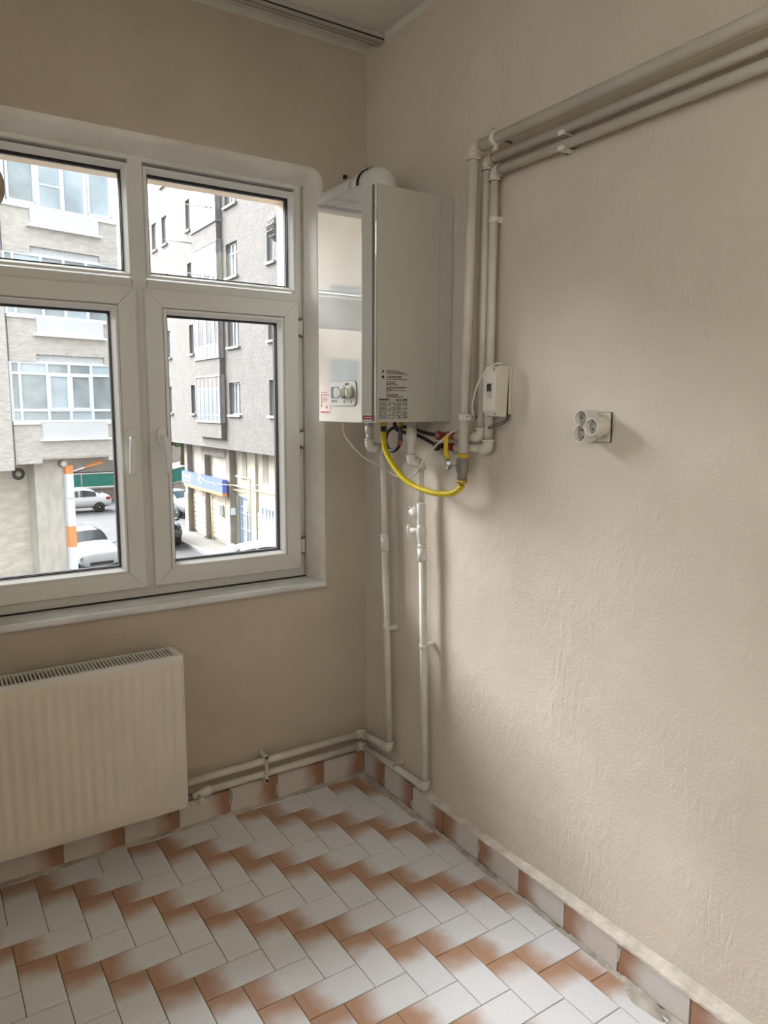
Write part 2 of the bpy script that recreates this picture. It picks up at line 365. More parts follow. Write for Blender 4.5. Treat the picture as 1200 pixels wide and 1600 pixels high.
# outer leaf of the window wall with its own rounded reveal
ow = MB(); lo = []
for e, y in ((-.034, .150), (-.034, .285), (-.024, .300), (.0, .302)): lo.append((hole_path(e, .030, .016), y))
vs = []
for lp, y in lo: vs += [(x, y, z) for x, z in lp]
ow.add(vs, [(i*n+j, i*n+j+1, (i+1)*n+j+1, (i+1)*n+j) for i in range(3) for j in range(n-1)], True)
bm = bmesh.new()
ol = [bm.verts.new((x, .302, z)) for x, z in [(-4, -5), (.5, -5), (.5, 4), (-4, 4)]]
il = [bm.verts.new((x, .302, z)) for x, z in lo[-1][0]]
ed = [bm.edges.new((ol[i], ol[(i+1) % 4])) for i in range(4)] + [bm.edges.new((il[i], il[(i+1) % len(il)])) for i in range(len(il))]
bmesh.ops.triangle_fill(bm, use_beauty=True, edges=ed); bm.verts.index_update()
ow.add([tuple(v.co) for v in bm.verts], [tuple(v.index for v in f.verts) for f in bm.faces]); bm.free()
ow.add([(OX0-.1, .15, OZ0-.02), (OX1+.1, .15, OZ0-.02), (OX1+.1, .34, OZ0-.05), (OX0-.1, .34, OZ0-.05)], [(0, 1, 2, 3)])
# closing strip in the cavity between leaves (top, right, left)
ow.box(OX1-.02, .0, .11, .15, -.1, ZC); ow.box(XL, OX0+.02, .11, .15, -.1, ZC); ow.box(OX0, OX1, .11, .15, 2.36, ZC); ow.box(OX0, OX1, .02, .15, -.1, .828)
struct(ow.build('wall_exterior', 'outer_plaster', recalc=False))
# --- skirting tiles, mortar bed
def skirting(name, joints, horizontal, brown_first, h=.10):
    """mortar strip with single tiles as children. joints descend from the corner."""
    b = MB(); last = joints[-1]
    if horizontal: b.box(last, joints[0], -.009, -.0, 0, h-.006)
    else: b.box(-.011, -.0, last, joints[0], 0, h-.006)
    bo = struct(b.build(name, 'mortar'))
    for i in range(len(joints)-1):
        p0, p1 = joints[i], joints[i+1]; L = abs(p1-p0)-.004; mb = MB(); sk = random.uniform(-.0015, .0015)
        bf = brown_first[i] if i < len(brown_first) else brown_first[-1]
        st0 = p0-.002 if bf else p1+.002; sg = -1 if bf else 1; hh = h + random.uniform(-.004, .002)
        mid = (p0+p1)/2; tl = random.uniform(-.004, .004)
        if horizontal: T = lambda a, c, d: (st0+sg*a, -.0165-d*1.0+sk, .003+c+tl*(st0+sg*a-mid)*4)
        else: T = lambda a, c, d: (-.0195-d*1.0+sk, st0+sg*a, .003+c+tl*(st0+sg*a-mid)*4)
        off = 0 if L > .15 or bf else max(0, .2-L)
        tile_geo(mb, 0, L, 0, hh, T, h=.008, bev=.0014)
        mb.uv = [(u+off, w) for u, w in mb.uv]
        o = mb.build('skirting_tile', 'skirting_glaze', bo); set_uv(o, mb.uv)
    return bo
bb = skirting('baseboard_back', [-.022, -.213, -.42, -.617, -.815, -1.01, -1.21, -1.41, -1.61, -1.81, -2.01, -2.21, -2.41, -2.61, XL], True, [True])
br = skirting('baseboard_right', [-.012, -.172, -.372, -.562, -.758, -.957, -1.152, -1.35, -1.572, -1.775, -1.975, -2.175, -2.375, -2.575, -2.775, -2.975, -3.175, -3.375, YF], False, [False, False, False, True])
def ragged(name, pts_fn, L0, L1, step, mat, parent, jit):
    mb = MB(); k = int(abs(L1-L0)/step); vs = []; m_ = 0
    for i in range(k+1):
        s = L0+(L1-L0)*i/k; pr_ = pts_fn(s); m_ = len(pr_)
        for q in pr_: vs.append(tuple(c+random.uniform(-jit, jit) for c in q))
    mb.add(vs, [(i*m_+j, i*m_+j+1, (i+1)*m_+j+1, (i+1)*m_+j) for i in range(k) for j in range(m_-1)], False)
    return mb.build(name, mat, parent, recalc=False)
def top_r(s):
    g_ = min(1, max(0, (-s-.9)/.6)); t = .1035+.003*mnoise.noise((s*9, 0, 3))
    return [(-.0285, s, t-.004-.004*g_), (-.0285, s, t+.0005), (-.018, s, t+.004+.003*g_), (-.007, s, t+.006+.006*g_+.004*mnoise.noise((s*5, 1, 3))), (.002, s, t+.009+.012*g_+.006*mnoise.noise((s*4, 4, 3)))]
ragged('mortar_ledge', top_r, -.42, YF, .014, 'mortar_light', br, .0011)
def bot_r(s):
    w = .003+.010*abs(mnoise.noise((s*7, 2, 1)))+(.016 if -.42 < s < -.05 else 0)
    return [(-.022, s, .008+.006*mnoise.noise((s*11, 0, 0))), (-.029, s, .005), (-.030-w*.6, s, .002), (-.031-w, s, -.002)]
ragged('mortar_fillet', bot_r, -.02, YF, .012, 'mortar', br, .002)
def bot_b(s):
    w = .004+.012*abs(mnoise.noise((s*6, 5, 1)))
    return [(s, -.016, .010+.007*mnoise.noise((s*11, 0, 7))), (s, -.024, .005), (s, -.025-w, -.002)]
ragged('mortar_fillet', bot_b, -.02, XL, .012, 'mortar', bb, .0018)
def jblob(x, y, z, sx, sy, sz, parent, mat='mortar'):
    bm = bmesh.new(); bmesh.ops.create_icosphere(bm, subdivisions=2, radius=1)
    mb = MB(); vs = []
    for v in bm.verts:
        q = v.co*(1+.5*mnoise.noise(v.co*2.3+Vector((x*31, y*17, z*5)))); vs.append((x+q.x*sx, y+q.y*sy, z+q.z*sz))
    bm.verts.index_update(); mb.add(vs, [tuple(v.index for v in f.verts) for f in bm.faces]); bm.free()
    return mb.build('mortar_patch', mat, parent)
for x, z in ((-.420, .055), (-.423, .03), (-.617, .055), (-.614, .078)): jblob(x, -.0165, z, .008, .0042, .016, bb)
for y, z in ((-.175, .03), (-.372, .03), (-.760, .055), (-1.350, .050), (-1.353, .078)): jblob(-.0195, y, z, .0042, .008, .016, br)
jblob(-.046, -1.46, -.002, .020, .06, .009, br); jblob(-.044, -1.57, -.002, .020, .045, .008, br)
# ================================================================ window
win = thing('window_1', (-.85, .13, .858), 'white plastic window with two top lights above two casements', 'window', kind='structure')
FX0, FX1, FZ0, FZ1 = -1.468, -.2305, .856, 2.3775
fr = MB()
fr.ring(FX0, FX1, FZ0, FZ1, [(0, .165), (0, .104), (.004, .100), (.024, .100), (.026, .104), (.034, .165)], gap=.0004)
wf = fr.build('window_frame', 'upvc', win)
b = MB(); b.box(-.8705, -.8215, .1005, .165, FZ0+.02, FZ1-.02); b.build('mullion', 'upvc', wf, bevel=.003)
for x0, x1 in ((FX0+.02, -.8715), (-.8205, FX1-.02)): MB().box(x0, x1, .1005, .165, 1.920, 1.971).build('transom', 'upvc', wf, bevel=.003)
MB().box(FX0+.01, FX1-.01, .1008, .165, .866, .915).build('bottom_rail', 'upvc', wf, bevel=.003)
def pane_set(x0, x1, z0, z1, yb, yg, parent):
    """bead, black gasket and glass whose clear size is x0..x1, z0..z1"""
    B = MB(); w = .0185
    B.ring(x0-w, x1+w, z0-w, z1+w, [(0, yg+.01), (0, yb+.002), (.002, yb), (.008, yb), (.0165, yg-.010), (.0185, yg-.008), (.0185, yg+.01)], gap=.0003)
    B.build('glazing_bead', 'upvc_bead', parent)
    G = MB(); G.ring(x0-.001, x1+.001, z0-.001, z1+.001, [(0, yg+.004), (0, yg-.006), (.0045, yg-.002), (.0045, yg+.004)]); G.build('gasket', 'rubber', parent)
    MB().box(x0-.006, x1+.006, yg, yg+.005, z0-.006, z1+.006).build('pane', 'pane_glass', parent)
    G2 = MB(); G2.ring(x0-.004, x1+.004, z0-.004, z1+.004, [(0, yg+.022), (0, yg+.006), (.010, yg+.006), (.010, yg+.022)]); G2.build('outer_gasket', 'rubber', parent)
pane_set(-.802, -.2745, 1.9945, 2.3215, .1002, .130, wf)
pane_set(-1.425, -.8875, 1.9945, 2.3215, .1002, .130, wf)
def sash(x0, x1, right):
    s = MB(); z0, z1 = .8985, 1.940
    s.ring(x0, x1, z0, z1, [(0, .150), (0, .086), (.0035, .0815), (.060, .0815), (.062, .086), (.062, .150)], gap=.0006)
    so_ = s.build('casement_sash', 'upvc', win)
    gx0, gx1 = x0+.082, x1-.0785
    pane_set(x0+.0815, x1-.0815, .978, 1.857, .0818, .112, so_)
    # handle
    hx = (x0+.0415) if right else (x1-.0385); hz = 1.432
    h = MB()
    pl = [(hx+.0165*math.cos(t)*1.0, hz+.004+.032*math.copysign(abs(math.sin(t))**.6, math.sin(t))) for t in [2*math.pi*k/20 for k in range(20)]]
    h.prism(pl, .0815, .071, lambda a, c, d: (a, d, c))
    ho = h.build('handle', 'upvc_bead', so_, bevel=.0015)
    g = MB(); sx = .010 if right else -.006
    path = spline([(hx, .073, hz), (hx, .056, hz+.001), (hx+sx*.25, .042, hz-.006), (hx+sx*.6, .036, hz-.028), (hx+sx, .037, hz-.07), (hx+sx*1.1, .042, hz-.122)], 6)
    k = len(path); g.tube(path, [(.0085, .0085) if i < k*.3 else (.0075+.004*math.sin(math.pi*min(1, (i-k*.3)/(k*.7)*.8+.1)), .0135-.002*(i/k)) for i in range(k)], 14)
    g.build('handle_grip', 'upvc_bead', so_)
    # hinges
    hx = x1+.011 if right else x0-.011
    for zz in (1.843, 1.415, .990):
        q = MB(); q.cyl((hx, .087, zz-.028), (hx, .087, zz+.028), .0068, 14); q.box(hx-.012, hx, .086, .098, zz-.024, zz+.024)
        q.build('hinge', 'abs_cream', so_)
        q = MB(); q.cyl((hx, .087, zz-.037), (hx, .087, zz-.0285), .0055, 12); q.cyl((hx, .087, zz+.0285), (hx, .087, zz+.037), .0055, 12); q.box(hx-.012, hx+.008, .0935, .1005, zz-.034, zz+.034)
        q.build('hinge_pin', 'old_metal', so_)
    return so_
sash(-.838, -.2535, True)
sash(-1.447, -.8655, False)
# marble sill
sl = MB(); rr = .012
poly = [(.115, .862), (.115, .836), (-.018, .836), (-.028, .839), (-.033, .846), (-.033, .851), (-.029, .858), (-.020, .8625)]
sl.prism(poly, -1.53, -.2035, lambda a, c, d: (d, a, c))
sl.build('window_sill', 'marble', win, bevel=.002)
cr = MB()
cr.box(FX0+.01, FX1, .088, .1005, .8615, .8655); cr.build('sill_joint', 'dark_gap', win)
# ventilator in the left top light
vt = MB(); c = (-1.336, .118, 2.21)
vt.lathe(c, (0, -1, 0), [(.096, -.012), (.097, -.002), (.094, .006), (.086, .012), (.080, .010), (.077, .002), (.077, -.014)], 40)
vo = vt.build('ventilator', 'vent_brown', win); vo['label'] = 'round vent ring set into the left top light'
vh = MB(); vh.lathe(c, (0, -1, 0), [(.0, .012), (.015, .012), (.018, .004), (.018, -.01)], 20)
for k in range(12):
    a = 2*math.pi*k/12
    p = Vector((math.cos(a), 0, math.sin(a))); q = Vector((-math.sin(a), 0, math.cos(a))); C0 = Vector(c)
    vh.add([C0+p*.016-q*.004+Vector((0, .004, 0)), C0+p*.016+q*.004+Vector((0, -.006, 0)), C0+p*.075+q*.016+Vector((0, -.006, 0)), C0+p*.075-q*.010+Vector((0, .006, 0))], [(0, 1, 2, 3)])
vh.build('vent_fan', 'steel', vo)

q = MB(); q.box(FX1-.001, FX1+.0035, .086, .1035, FZ0+.01, FZ1-.004); q.build('sealant_bead', 'sealant', win)
# ================================================================ boiler
BZ0, BZ1, BY0, BY1 = 1.494, 2.216, -.545, -.178
bo = thing('gas_boiler', (-.16, -.36, BZ0), 'white wall-hung gas boiler with glossy front beside the window', 'boiler')
MB().box(-.002, -.0545, BY0, BY1, BZ0, BZ1-.001).build('rear_chassis', 'boiler_white', bo, bevel=.0015)
MB().box(-.0556, -.2972, BY0, BY1, BZ0, BZ1-.001).build('casing', 'boiler_white', bo, bevel=.0015)
MB().box(-.02, -.31, BY0+.004, BY1-.004, BZ0+.004, BZ1-.006).build('inner_body', 'seam', bo)
fc = MB(); FXB = -.3305
fc.prism([(-.2982, BY0), (-.3025, BY0), (FXB, -.5075), (FXB, -.222), (-.3025, BY1), (-.2982, BY1)], BZ0-.003, BZ1+.001, lambda a, c, d: (a, c, d))
fco = fc.build('front_cover', 'boiler_gloss', bo, bevel=.0025, seg=3)
def on_front(y, z, h=0): return (FXB-h, y, z)
def rrect(y0, y1, z0, z1, r, n=5):
    P = []
    for cx, cz, a0 in ((y1-r, z1-r, 0), (y0+r, z1-r, 90), (y0+r, z0+r, 180), (y1-r, z0+r, 270)):
        for k in range(n+1):
            a = math.radians(a0+90*k/n); P.append((cx+r*math.cos(a), cz+r*math.sin(a)))
    return P
pn = MB(); pn.prism(rrect(-.4755, -.3045, 1.546, 1.6245, .016), .0005, .0035, lambda a, c, d: on_front(a, c, d)); pno = pn.build('control_panel', 'label_white', bo)
pb = MB(); pb.prism(rrect(-.478, -.302, 1.5435, 1.627, .018), .0002, .0022, lambda a, c, d: on_front(a, c, d)); pb.build('panel_rim', 'knob_ring', pno)
g = MB(); g.prism(rrect(-.367, -.316, 1.570, 1.608, .002), .003, .0046, lambda a, c, d: on_front(a, c, d)); g.build('gauge_glass', 'gauge_glass', pno)
g = MB(); g.prism([(-.364, 1.5725), (-.336, 1.5725), (-.331, 1.589), (-.336, 1.6055), (-.364, 1.6055)], .0046, .0054, lambda a, c, d: on_front(a, c, d)); g.build('gauge_face', 'gauge_face', pno)
for ky in (-.4015, -.447):
    k = MB(); k.lathe(on_front(ky, 1.588, .003), (-1, 0, 0), [(.0205, 0), (.0205, .003), (.019, .004)], 24); k.build('dial_ring', 'knob_ring', pno)
    k = MB(); k.lathe(on_front(ky, 1.588, .006), (-1, 0, 0), [(.017, 0), (.0165, .010), (.014, .0125), (0, .0128)], 24); k.box(FXB-.0175-.004, FXB-.0175, ky-.0022, ky+.0022, 1.574, 1.602); k.build('knob', 'knob_cream', pno)
    t = MB()
    for q in range(11):
        a = math.radians(-40+26*q); yy, zz = ky+.0235*math.cos(a), 1.588+.0235*math.sin(a); t.box(FXB-.0042, FXB-.0034, yy-.0011, yy+.0011, zz-.0011, zz+.0011)
    t.build('dial_ticks', 'print_dark', pno)['kind'] = 'stuff'
t = MB()
def marks(mb, y, z, glyphs, h, X=FXB, dx=.0042):
    """strokes for lettering too small to read: list of (offset, width, z0, z1) in units of h"""
    for a, w, z0, z1 in glyphs: mb.box(X-dx, X-dx+.0006, y-a*h, y-(a+w)*h, z+z0*h, z+z1*h)
marks(t, -.408, 1.612, [(0, .2, 0, 1), (.35, .5, .3, .5), (1.1, .2, 0, .8), (1.1, .7, .7, .9), (1.7, .2, 0, .9), (2.2, .2, 0, 1), (2.2, .6, .4, .6), (3.1, .2, 0, 1), (3.3, .5, .8, 1)], .007)
marks(t, -.400, 1.554, [(0, .8, 0, .2), (0, .2, 0, 1), (0, .8, .8, 1), (0, .6, .4, .6)], .008)
marks(t, -.445, 1.554, [(0, .2, 0, 1), (0, .8, .8, 1), (.7, .2, .5, 1), (0, .8, .4, .6)], .008)
marks(t, -.320, 1.557, [(0, .2, 0, 1), (.4, .2, 0, 1), (.9, .8, 0, .2), (.9, .2, 0, 1), (1.9, .8, .4, .6), (2.0, .2, 0, 1), (3.0, .2, 0, 1), (3.0, .7, .8, 1), (4.0, .6, 0, 1)], .007)
marks(t, -.378, 1.586, [(0, .6, 0, .6)], .006)
t.build('panel_print', 'print_dark', pno)['kind'] = 'stuff'
sk = MB(); sk.prism(rrect(-.303, -.2285, 1.5195, 1.6155, .002), .0004, .001, lambda a, c, d: on_front(a, c, d)); sko = sk.build('sticker', 'label_pink', bo)
t = MB()
for i, (a0, a1, z) in enumerate([(0, .045, 1.590), (.012, .06, 1.582), (.012, .045, 1.572), (.012, .05, 1.566), (.012, .04, 1.560)]): t.box(FXB-.0016, FXB-.001, -.236-a0, -.236-a1, z-.0012, z+.0012)
t.box(FXB-.0016, FXB-.001, -.2395, -.243, 1.545, 1.585); t.box(FXB-.0016, FXB-.001, -.236, -.245, 1.541, 1.546); t.box(FXB-.0016, FXB-.001, -.272, -.283, 1.536, 1.544); t.box(FXB-.0016, FXB-.001, -.234, -.295, 1.5215, 1.5265)
t.build('sticker_print', 'print_red', sko)['kind'] = 'stuff'
# red label on the bevelled edge
e0, e1 = Vector((FXB, -.5075)), Vector((-.3025, BY0)); en = Vector((e1-e0)).normalized(); nn = Vector((en.y, -en.x)); nn = nn if nn.x < 0 else -nn
def on_edge(t_, z, h): p = e0+(e1-e0)*t_+nn*h; return (p.x, p.y, z)
rl = MB(); rl.prism([(.10, 1.503), (.94, 1.503), (.94, 1.5145), (.10, 1.5145)], .0004, .001, on_edge); rlo = rl.build('red_label', 'label_red', bo)
rp_ = MB()
for a0, a1, z0, z1 in ((.22, .78, 1.5075, 1.5095),): rp_.prism([(a0, z0), (a1, z0), (a1, z1), (a0, z1)], .001, .0013, on_edge)
for k in range(9): rp_.prism([(.12+k*.085, 1.5165), (.17+k*.085, 1.5165), (.17+k*.085, 1.5195), (.12+k*.085, 1.5195)], .0003, .0006, on_edge)
for k in range(7): rp_.prism([(.2+k*.09, 1.498), (.26+k*.09, 1.498), (.26+k*.09, 1.5005), (.2+k*.09, 1.5005)], .0003, .0006, on_edge)
rp_.build('label_print', 'label_pink', rlo)['kind'] = 'stuff'
# print on the side facing the room
SY = BY0
def on_side(mb, x0, x1, z0, z1, h=.0006): mb.box(x0, x1, SY-h, SY, z0, z1)
w = MB(); rows = [(-.262, -.205, 1.6555), (-.262, -.196, 1.651), (-.262, -.178, 1.6465), (-.258, -.202, 1.6385), (-.262, -.200, 1.634), (-.262, -.180, 1.6290), (-.262, -.225, 1.6210), (-.262, -.229, 1.6165), (-.262, -.217, 1.6125), (-.262, -.180, 1.6050), (-.262, -.196, 1.601), (-.262, -.240, 1.597), (-.250, -.181, 1.594), (-.262, -.244, 1.590), (-.262, -.217, 1.582), (-.262, -.214, 1.578), (-.262, -.198, 1.574)]
rnd = random.Random(3)
for x0, x1, z in rows:
    x = x0
    while x < x1-.004:
        L = rnd.uniform(.004, .012); on_side(w, x, min(x+L, x1), z-.0011, z+.0011); x += L+.0016
w.prism([(-.280, 1.650), (-.269, 1.650), (-.2745, 1.660)], SY-.0006, SY, lambda a, c, d: (a, d, c))
w.prism([(-.2745+.005*math.cos(k*.52), 1.636+.005*math.sin(k*.52)) for k in range(12)], SY-.0006, SY, lambda a, c, d: (a, d, c))
w.build('warning_print', 'print_dark', bo)['kind'] = 'stuff'
lb = MB(); on_side(lb, -.292, -.178, 1.5035, 1.570, .0008); lbo = lb.build('rating_label', 'label_grey', bo)
w = MB()
for x0, x1, z in ((-.289, -.252, 1.565), (-.224, -.216, 1.564), (-.212, -.205, 1.564), (-.199, -.181, 1.565)): w.box(x0, x1, SY-.0014, SY-.0008, z-.0022, z+.0022)
for r_ in range(13):
    z = 1.5575-.0042*r_
    for c0, c1, p in ((-.289, -.262, .95), (-.258, -.244, .55), (-.240, -.226, .5), (-.222, -.205, .9), (-.199, -.182, .85)):
        x = c0; 
        if r_ > 10 and c0 > -.23: continue
        while x < c1-.002:
            L = rnd.uniform(.003, .009)
            if rnd.random() < p: w.box(x, min(x+L, c1), SY-.0014, SY-.0008, z-.0008, z+.0008)
            x += L+.0015
w.box(-.215, -.211, SY-.0014, SY-.0008, 1.506, 1.513); w.box(-.208, -.199, SY-.0014, SY-.0008, 1.5065, 1.508); w.box(-.194, -.190, SY-.0014, SY-.0008, 1.5065, 1.512); w.box(-.186, -.182, SY-.0014, SY-.0008, 1.5065, 1.512)
w.build('label_print', 'print_dark', lbo)['kind'] = 'stuff'
# unions under the boiler
for x, y, r in ((-.105, -.192, .017), (-.085, -.4354, .017), (-.12, -.312, .012), (-.08, -.36, .010)):
    u = MB(); u.lathe((x, y, BZ0-.020), (0, 0, 1), [(r, 0), (r*1.1, .003), (r*1.1, .016), (r*.9, .022)], 6, sm=False); u.build('union_nut', 'brass' if r < .015 else 'steel', bo)
# ================================================================ flue
FXc, FYc, FZc, FR = -.157, -.355, 2.288, .050
fl = thing('flue_pipe', (FXc, FYc, BZ1), 'fat white flue pipe bending from the boiler top into the window wall', 'flue')
path = fillet([(FXc, FYc, BZ1-.001), (FXc, FYc, FZc), (FXc, FYc+.14, FZc)], .062, 12)
e = MB(); e.tube(path, FR+.002, 28); e.build('elbow', 'flue_white', fl)
e = MB(); e.cyl((FXc, FYc+.13, FZc), (FXc, .365, FZc), FR, 28); e.build('straight_tube', 'flue_white', fl)
e = MB(); e.lathe((FXc, FYc+.078, FZc), (0, 1, 0), [(FR+.0025, 0), (FR+.0045, .001), (FR+.0045, .046), (FR+.001, .047)], 28); e.build('sleeve', 'flue_white', fl)
e = MB(); e.lathe((FXc, FYc+.066, FZc), (0, 1, 0), [(FR+.0045, 0), (FR+.0062, .0005), (FR+.0062, .0125), (FR+.0045, .013)], 28); cl = e.build('clamp_band', 'rubber', fl)
e = MB(); e.box(FXc-.010, FXc+.022, FYc+.062, FYc+.084, FZc+FR+.004, FZc+FR+.013); e.cyl((FXc-.016, FYc+.073, FZc+FR+.010), (FXc+.028, FYc+.073, FZc+FR+.010), .0045, 10); e.build('clamp_screw', 'steel', cl)
# terminal outside
e = MB(); prof_ = [(FR+.004, 0)]
for k in range(5): prof_ += [(FR+.004, .010+k*.014), (FR+.012, .012+k*.014), (FR+.012, .019+k*.014), (FR+.004, .021+k*.014)]
prof_ += [(FR+.004, .088), (.03, .092), (0, .092)]
e.lathe((FXc, .362, FZc), (0, 1, 0), prof_, 28)
for k in range(18):
    a = 2*math.pi*k/18; p = Vector((math.cos(a), 0, math.sin(a))); c0 = Vector((FXc, .40, FZc))+p*(FR+.010); e.tube([c0-Vector((0, .032, 0)), c0+Vector((0, .045, 0))], .0042, 6)
e.build('terminal', 'terminal_grey', fl)
hb = MB(); hb.box(-.104, -.092, -.012, 0, 2.390, 2.402); hb.build('old_wall_plug', 'dark_gap', wall_back)
# ================================================================ pipes
def elbow(mb, a, c, b, r, leg=.026):
    """socket elbow at corner c between directions to a and b"""
    a, c, b = Vector(a), Vector(c), Vector(b); A = c+(a-c).normalized()*leg; B = c+(b-c).normalized()*leg
    mb.tube(fillet([A, c, B], leg*.8, 8), r, 16)
    for p, d in ((A, (a-c).normalized()), (B, (b-c).normalized())): mb.tube([p-d*.007, p], r+.0016, 16)
def clip(x, y, z, r, parent, along, mat='pipe_white'):
    """saddle clip from pipe axis to the wall"""
    q = MB(); w = .008
    if along == 'z': # vertical pipe on right wall
        q.box(-.0012, x+r, y-w, y+w, z-.009, z+.009); q.lathe((x, y, z-.008), (0, 0, 1), [(r+.0002, 0), (r+.0018, .0003), (r+.0018, .0157), (r+.0002, .016)], 18)
    else: q.box(-.0012, x-r*.2, y-.007, y+.007, z-r-.006, z-r+.004)
    return q.build('pipe_clip', mat, parent)
# gas pipe
gp = thing('gas_pipe', (-.064, -.69, 1.39), 'thick beige painted gas pipe, topmost of the three pipes along the right wall', 'pipe')
GT = (-.064, -.7169, 2.3098); GBt = (-.064, -.6915, 1.3955); GE = (-.064, YF+.05, 2.328)
p = MB(); p.tube(fillet([GBt, GT], .01), .0165, 18); p.build('riser', 'pipe_paint', gp)
p = MB(); p.tube([GT, GE], .0165, 18); p.build('run', 'pipe_paint', gp)
p = MB(); elbow(p, GBt, GT, GE, .0195, .034); p.build('elbow', 'pipe_paint', gp)
def gclamp(c, ax, name='clamp'):
    c = Vector(c); q = MB(); q.lathe(c-Vector(ax)*.010, ax, [(.0165, 0), (.0200, .0005), (.0200, .0195), (.0165, .020)], 20)
    if ax[2]: q.box(c.x-.004, c.x+.004, c.y-.031, c.y-.018, c.z-.008, c.z+.008); q.box(c.x-.004, c.x+.004, c.y+.018, c.y+.031, c.z-.008, c.z+.008)
    else: q.box(c.x-.004, c.x+.004, c.y-.008, c.y+.008, c.z+.018, c.z+.033); q.box(c.x-.004, c.x+.004, c.y-.008, c.y+.008, c.z-.033, c.z-.018)
    o = q.build(name, 'pipe_white', gp)
    s_ = MB(); s_.cyl((c.x, c.y, c.z), (-.0012, c.y, c.z), .0045, 8)
    if ax[2]:
        for d in (-1, 1): s_.cyl((c.x-.009, c.y+d*.0245, c.z), (c.x+.008, c.y+d*.0245, c.z), .0042, 8)
    else:
        for d in (-1, 1): s_.cyl((c.x-.009, c.y, c.z+d*.0255), (c.x+.008, c.y, c.z+d*.0255), .0042, 8)
    s_.build('clamp_screw', 'steel', o)
gclamp((-.064, -.6955, 1.512), (0, 0, 1)); gclamp((-.064, -.811, 2.3115), (0, -1, 0)); gclamp((-.064, -2.1, 2.319), (0, -1, 0))
gv = thing('gas_valve', (-0.064, -0.69, 1.30), 'grey metal gas valve with yellow lever at the end of the gas pipe', 'valve')
q = MB(); q.lathe((-0.064, -0.69, 1.312), (0, 0, 1), [(.0155, 0), (.0165, .002), (.0165, .018), (.0205, .026), (.0205, .060), (.0185, .066), (.0185, .072)], 8, sm=False); q.build('valve_body', 'valve_metal', gv)
q = MB(); q.lathe((-0.064, -0.69, 1.383), (0, 0, 1), [(.018, 0), (.0195, .001), (.0195, .010), (.018, .011)], 18); q.build('yellow_band', 'yellow_paint', gv)
q = MB(); q.cyl((-0.064, -0.685, 1.352), (-0.109, -0.681, 1.352), .0075, 10); q.lathe((-0.106, -0.681, 1.352), (-1, 0, 0), [(.011, 0), (.011, .008), (.006, .009), (.006, .014)], 6, sm=False); q.build('stem_nut', 'steel', gv)
q = MB(); q.tube([(-0.11, -0.681, 1.344), (-0.111, -0.679, 1.366), (-0.11, -0.673, 1.384)], [(.0025, .010), (.0025, .010), (.0025, .008)], 10); q.build('lever_plate', 'steel', gv)
q = MB(); q.tube(spline([(-0.11, -0.674, 1.380), (-0.111, -0.668, 1.392), (-0.112, -0.665, 1.405), (-0.112, -0.665, 1.44), (-0.112, -0.665, 1.452)], 5), [(.005, .0075)]*21, 10); q.build('lever_grip', 'yellow_paint', gv)
q = MB(); q.lathe((-0.064, -0.69, 1.300), (0, 0, 1), [(.017, 0), (.0185, .002), (.0185, .010), (.016, .012)], 16); q.build('hose_nut', 'brass', gv)
# yellow hose
yh = thing('gas_hose', (-.08, -.5, 1.26), 'yellow flexible gas hose drooping from the boiler to the gas valve', 'hose')
pth = spline([(-.12, -.312, 1.4735), (-.12, -.314, 1.425), (-.119, -.337, 1.372), (-.112, -.412, 1.306), (-.100, -.487, 1.272), (-.086, -.580, 1.2585), (-.072, -.648, 1.264), (-.065, -.683, 1.284), (-.064, -.690, 1.294)], 14)
q = MB(); k = len(pth); q.tube(pth, [.0096+(.0007 if i % 2 else 0) if i < k*.5 else .0100 for i in range(k)], 16); q.build('hose_cover', 'yellow_hose', yh)
q = MB(); q.cyl((-.12, -.312, 1.455), (-.12, -.312, 1.4735), .0112, 14); q.build('end_sleeve', 'black_rubber', yh)
# two hot/cold pipes
def wall_pipe(name, label, y, zt, zb, ye, mat='pipe_paint', lean=.008):
    t_ = thing(name, (-.03, y, zb), label, 'pipe'); r = .0130
    A, B, Cc, D = (-.03, y-lean, zb), (-.03, y, zt), (-.03, YF+.05, zt+.008), (-.03, ye, zb-.003)
    q = MB(); q.tube([A, B], r, 16); q.build('riser', mat, t_)
    q = MB(); q.tube([B, Cc], r, 16); q.build('run', mat, t_)
    q = MB(); q.tube([A, D], r, 16); q.build('tail', mat, t_)
    q = MB(); elbow(q, A, B, Cc, .0165, .026); q.build('elbow', mat, t_)
    q = MB(); elbow(q, B, A, D, .0168, .030); q.build('elbow', mat, t_)
    return t_
p2 = wall_pipe('water_pipe', 'beige water pipe, middle one of the three pipes along the right wall', -.7395, 2.2726, 1.4491, -.613, lean=0)
p3 = wall_pipe('water_pipe', 'beige water pipe, lowest of the three pipes along the right wall', -.7728, 2.2343, 1.4132, -.613, lean=0)
clip(-.03, -.7735, 2.0995, .013, p3, 'z')
for t_, z in ((p2, 2.2737), (p3, 2.2356)):
    for yy in (-1.05, -2.0):
        q = MB(); q.box(-.0012, -.036, yy-.010, yy+.010, z-.0178, z-.0130); q.box(-.032, -.046, yy-.010, yy+.010, z-.018, z-.006); q.build('pipe_clip', 'pipe_white', t_)
        q = MB(); q.box(-.0012, -.016, yy+.010, yy+.016, z-.018, z+.012); q.build('clip_shadow_gap', 'dark_gap', t_)
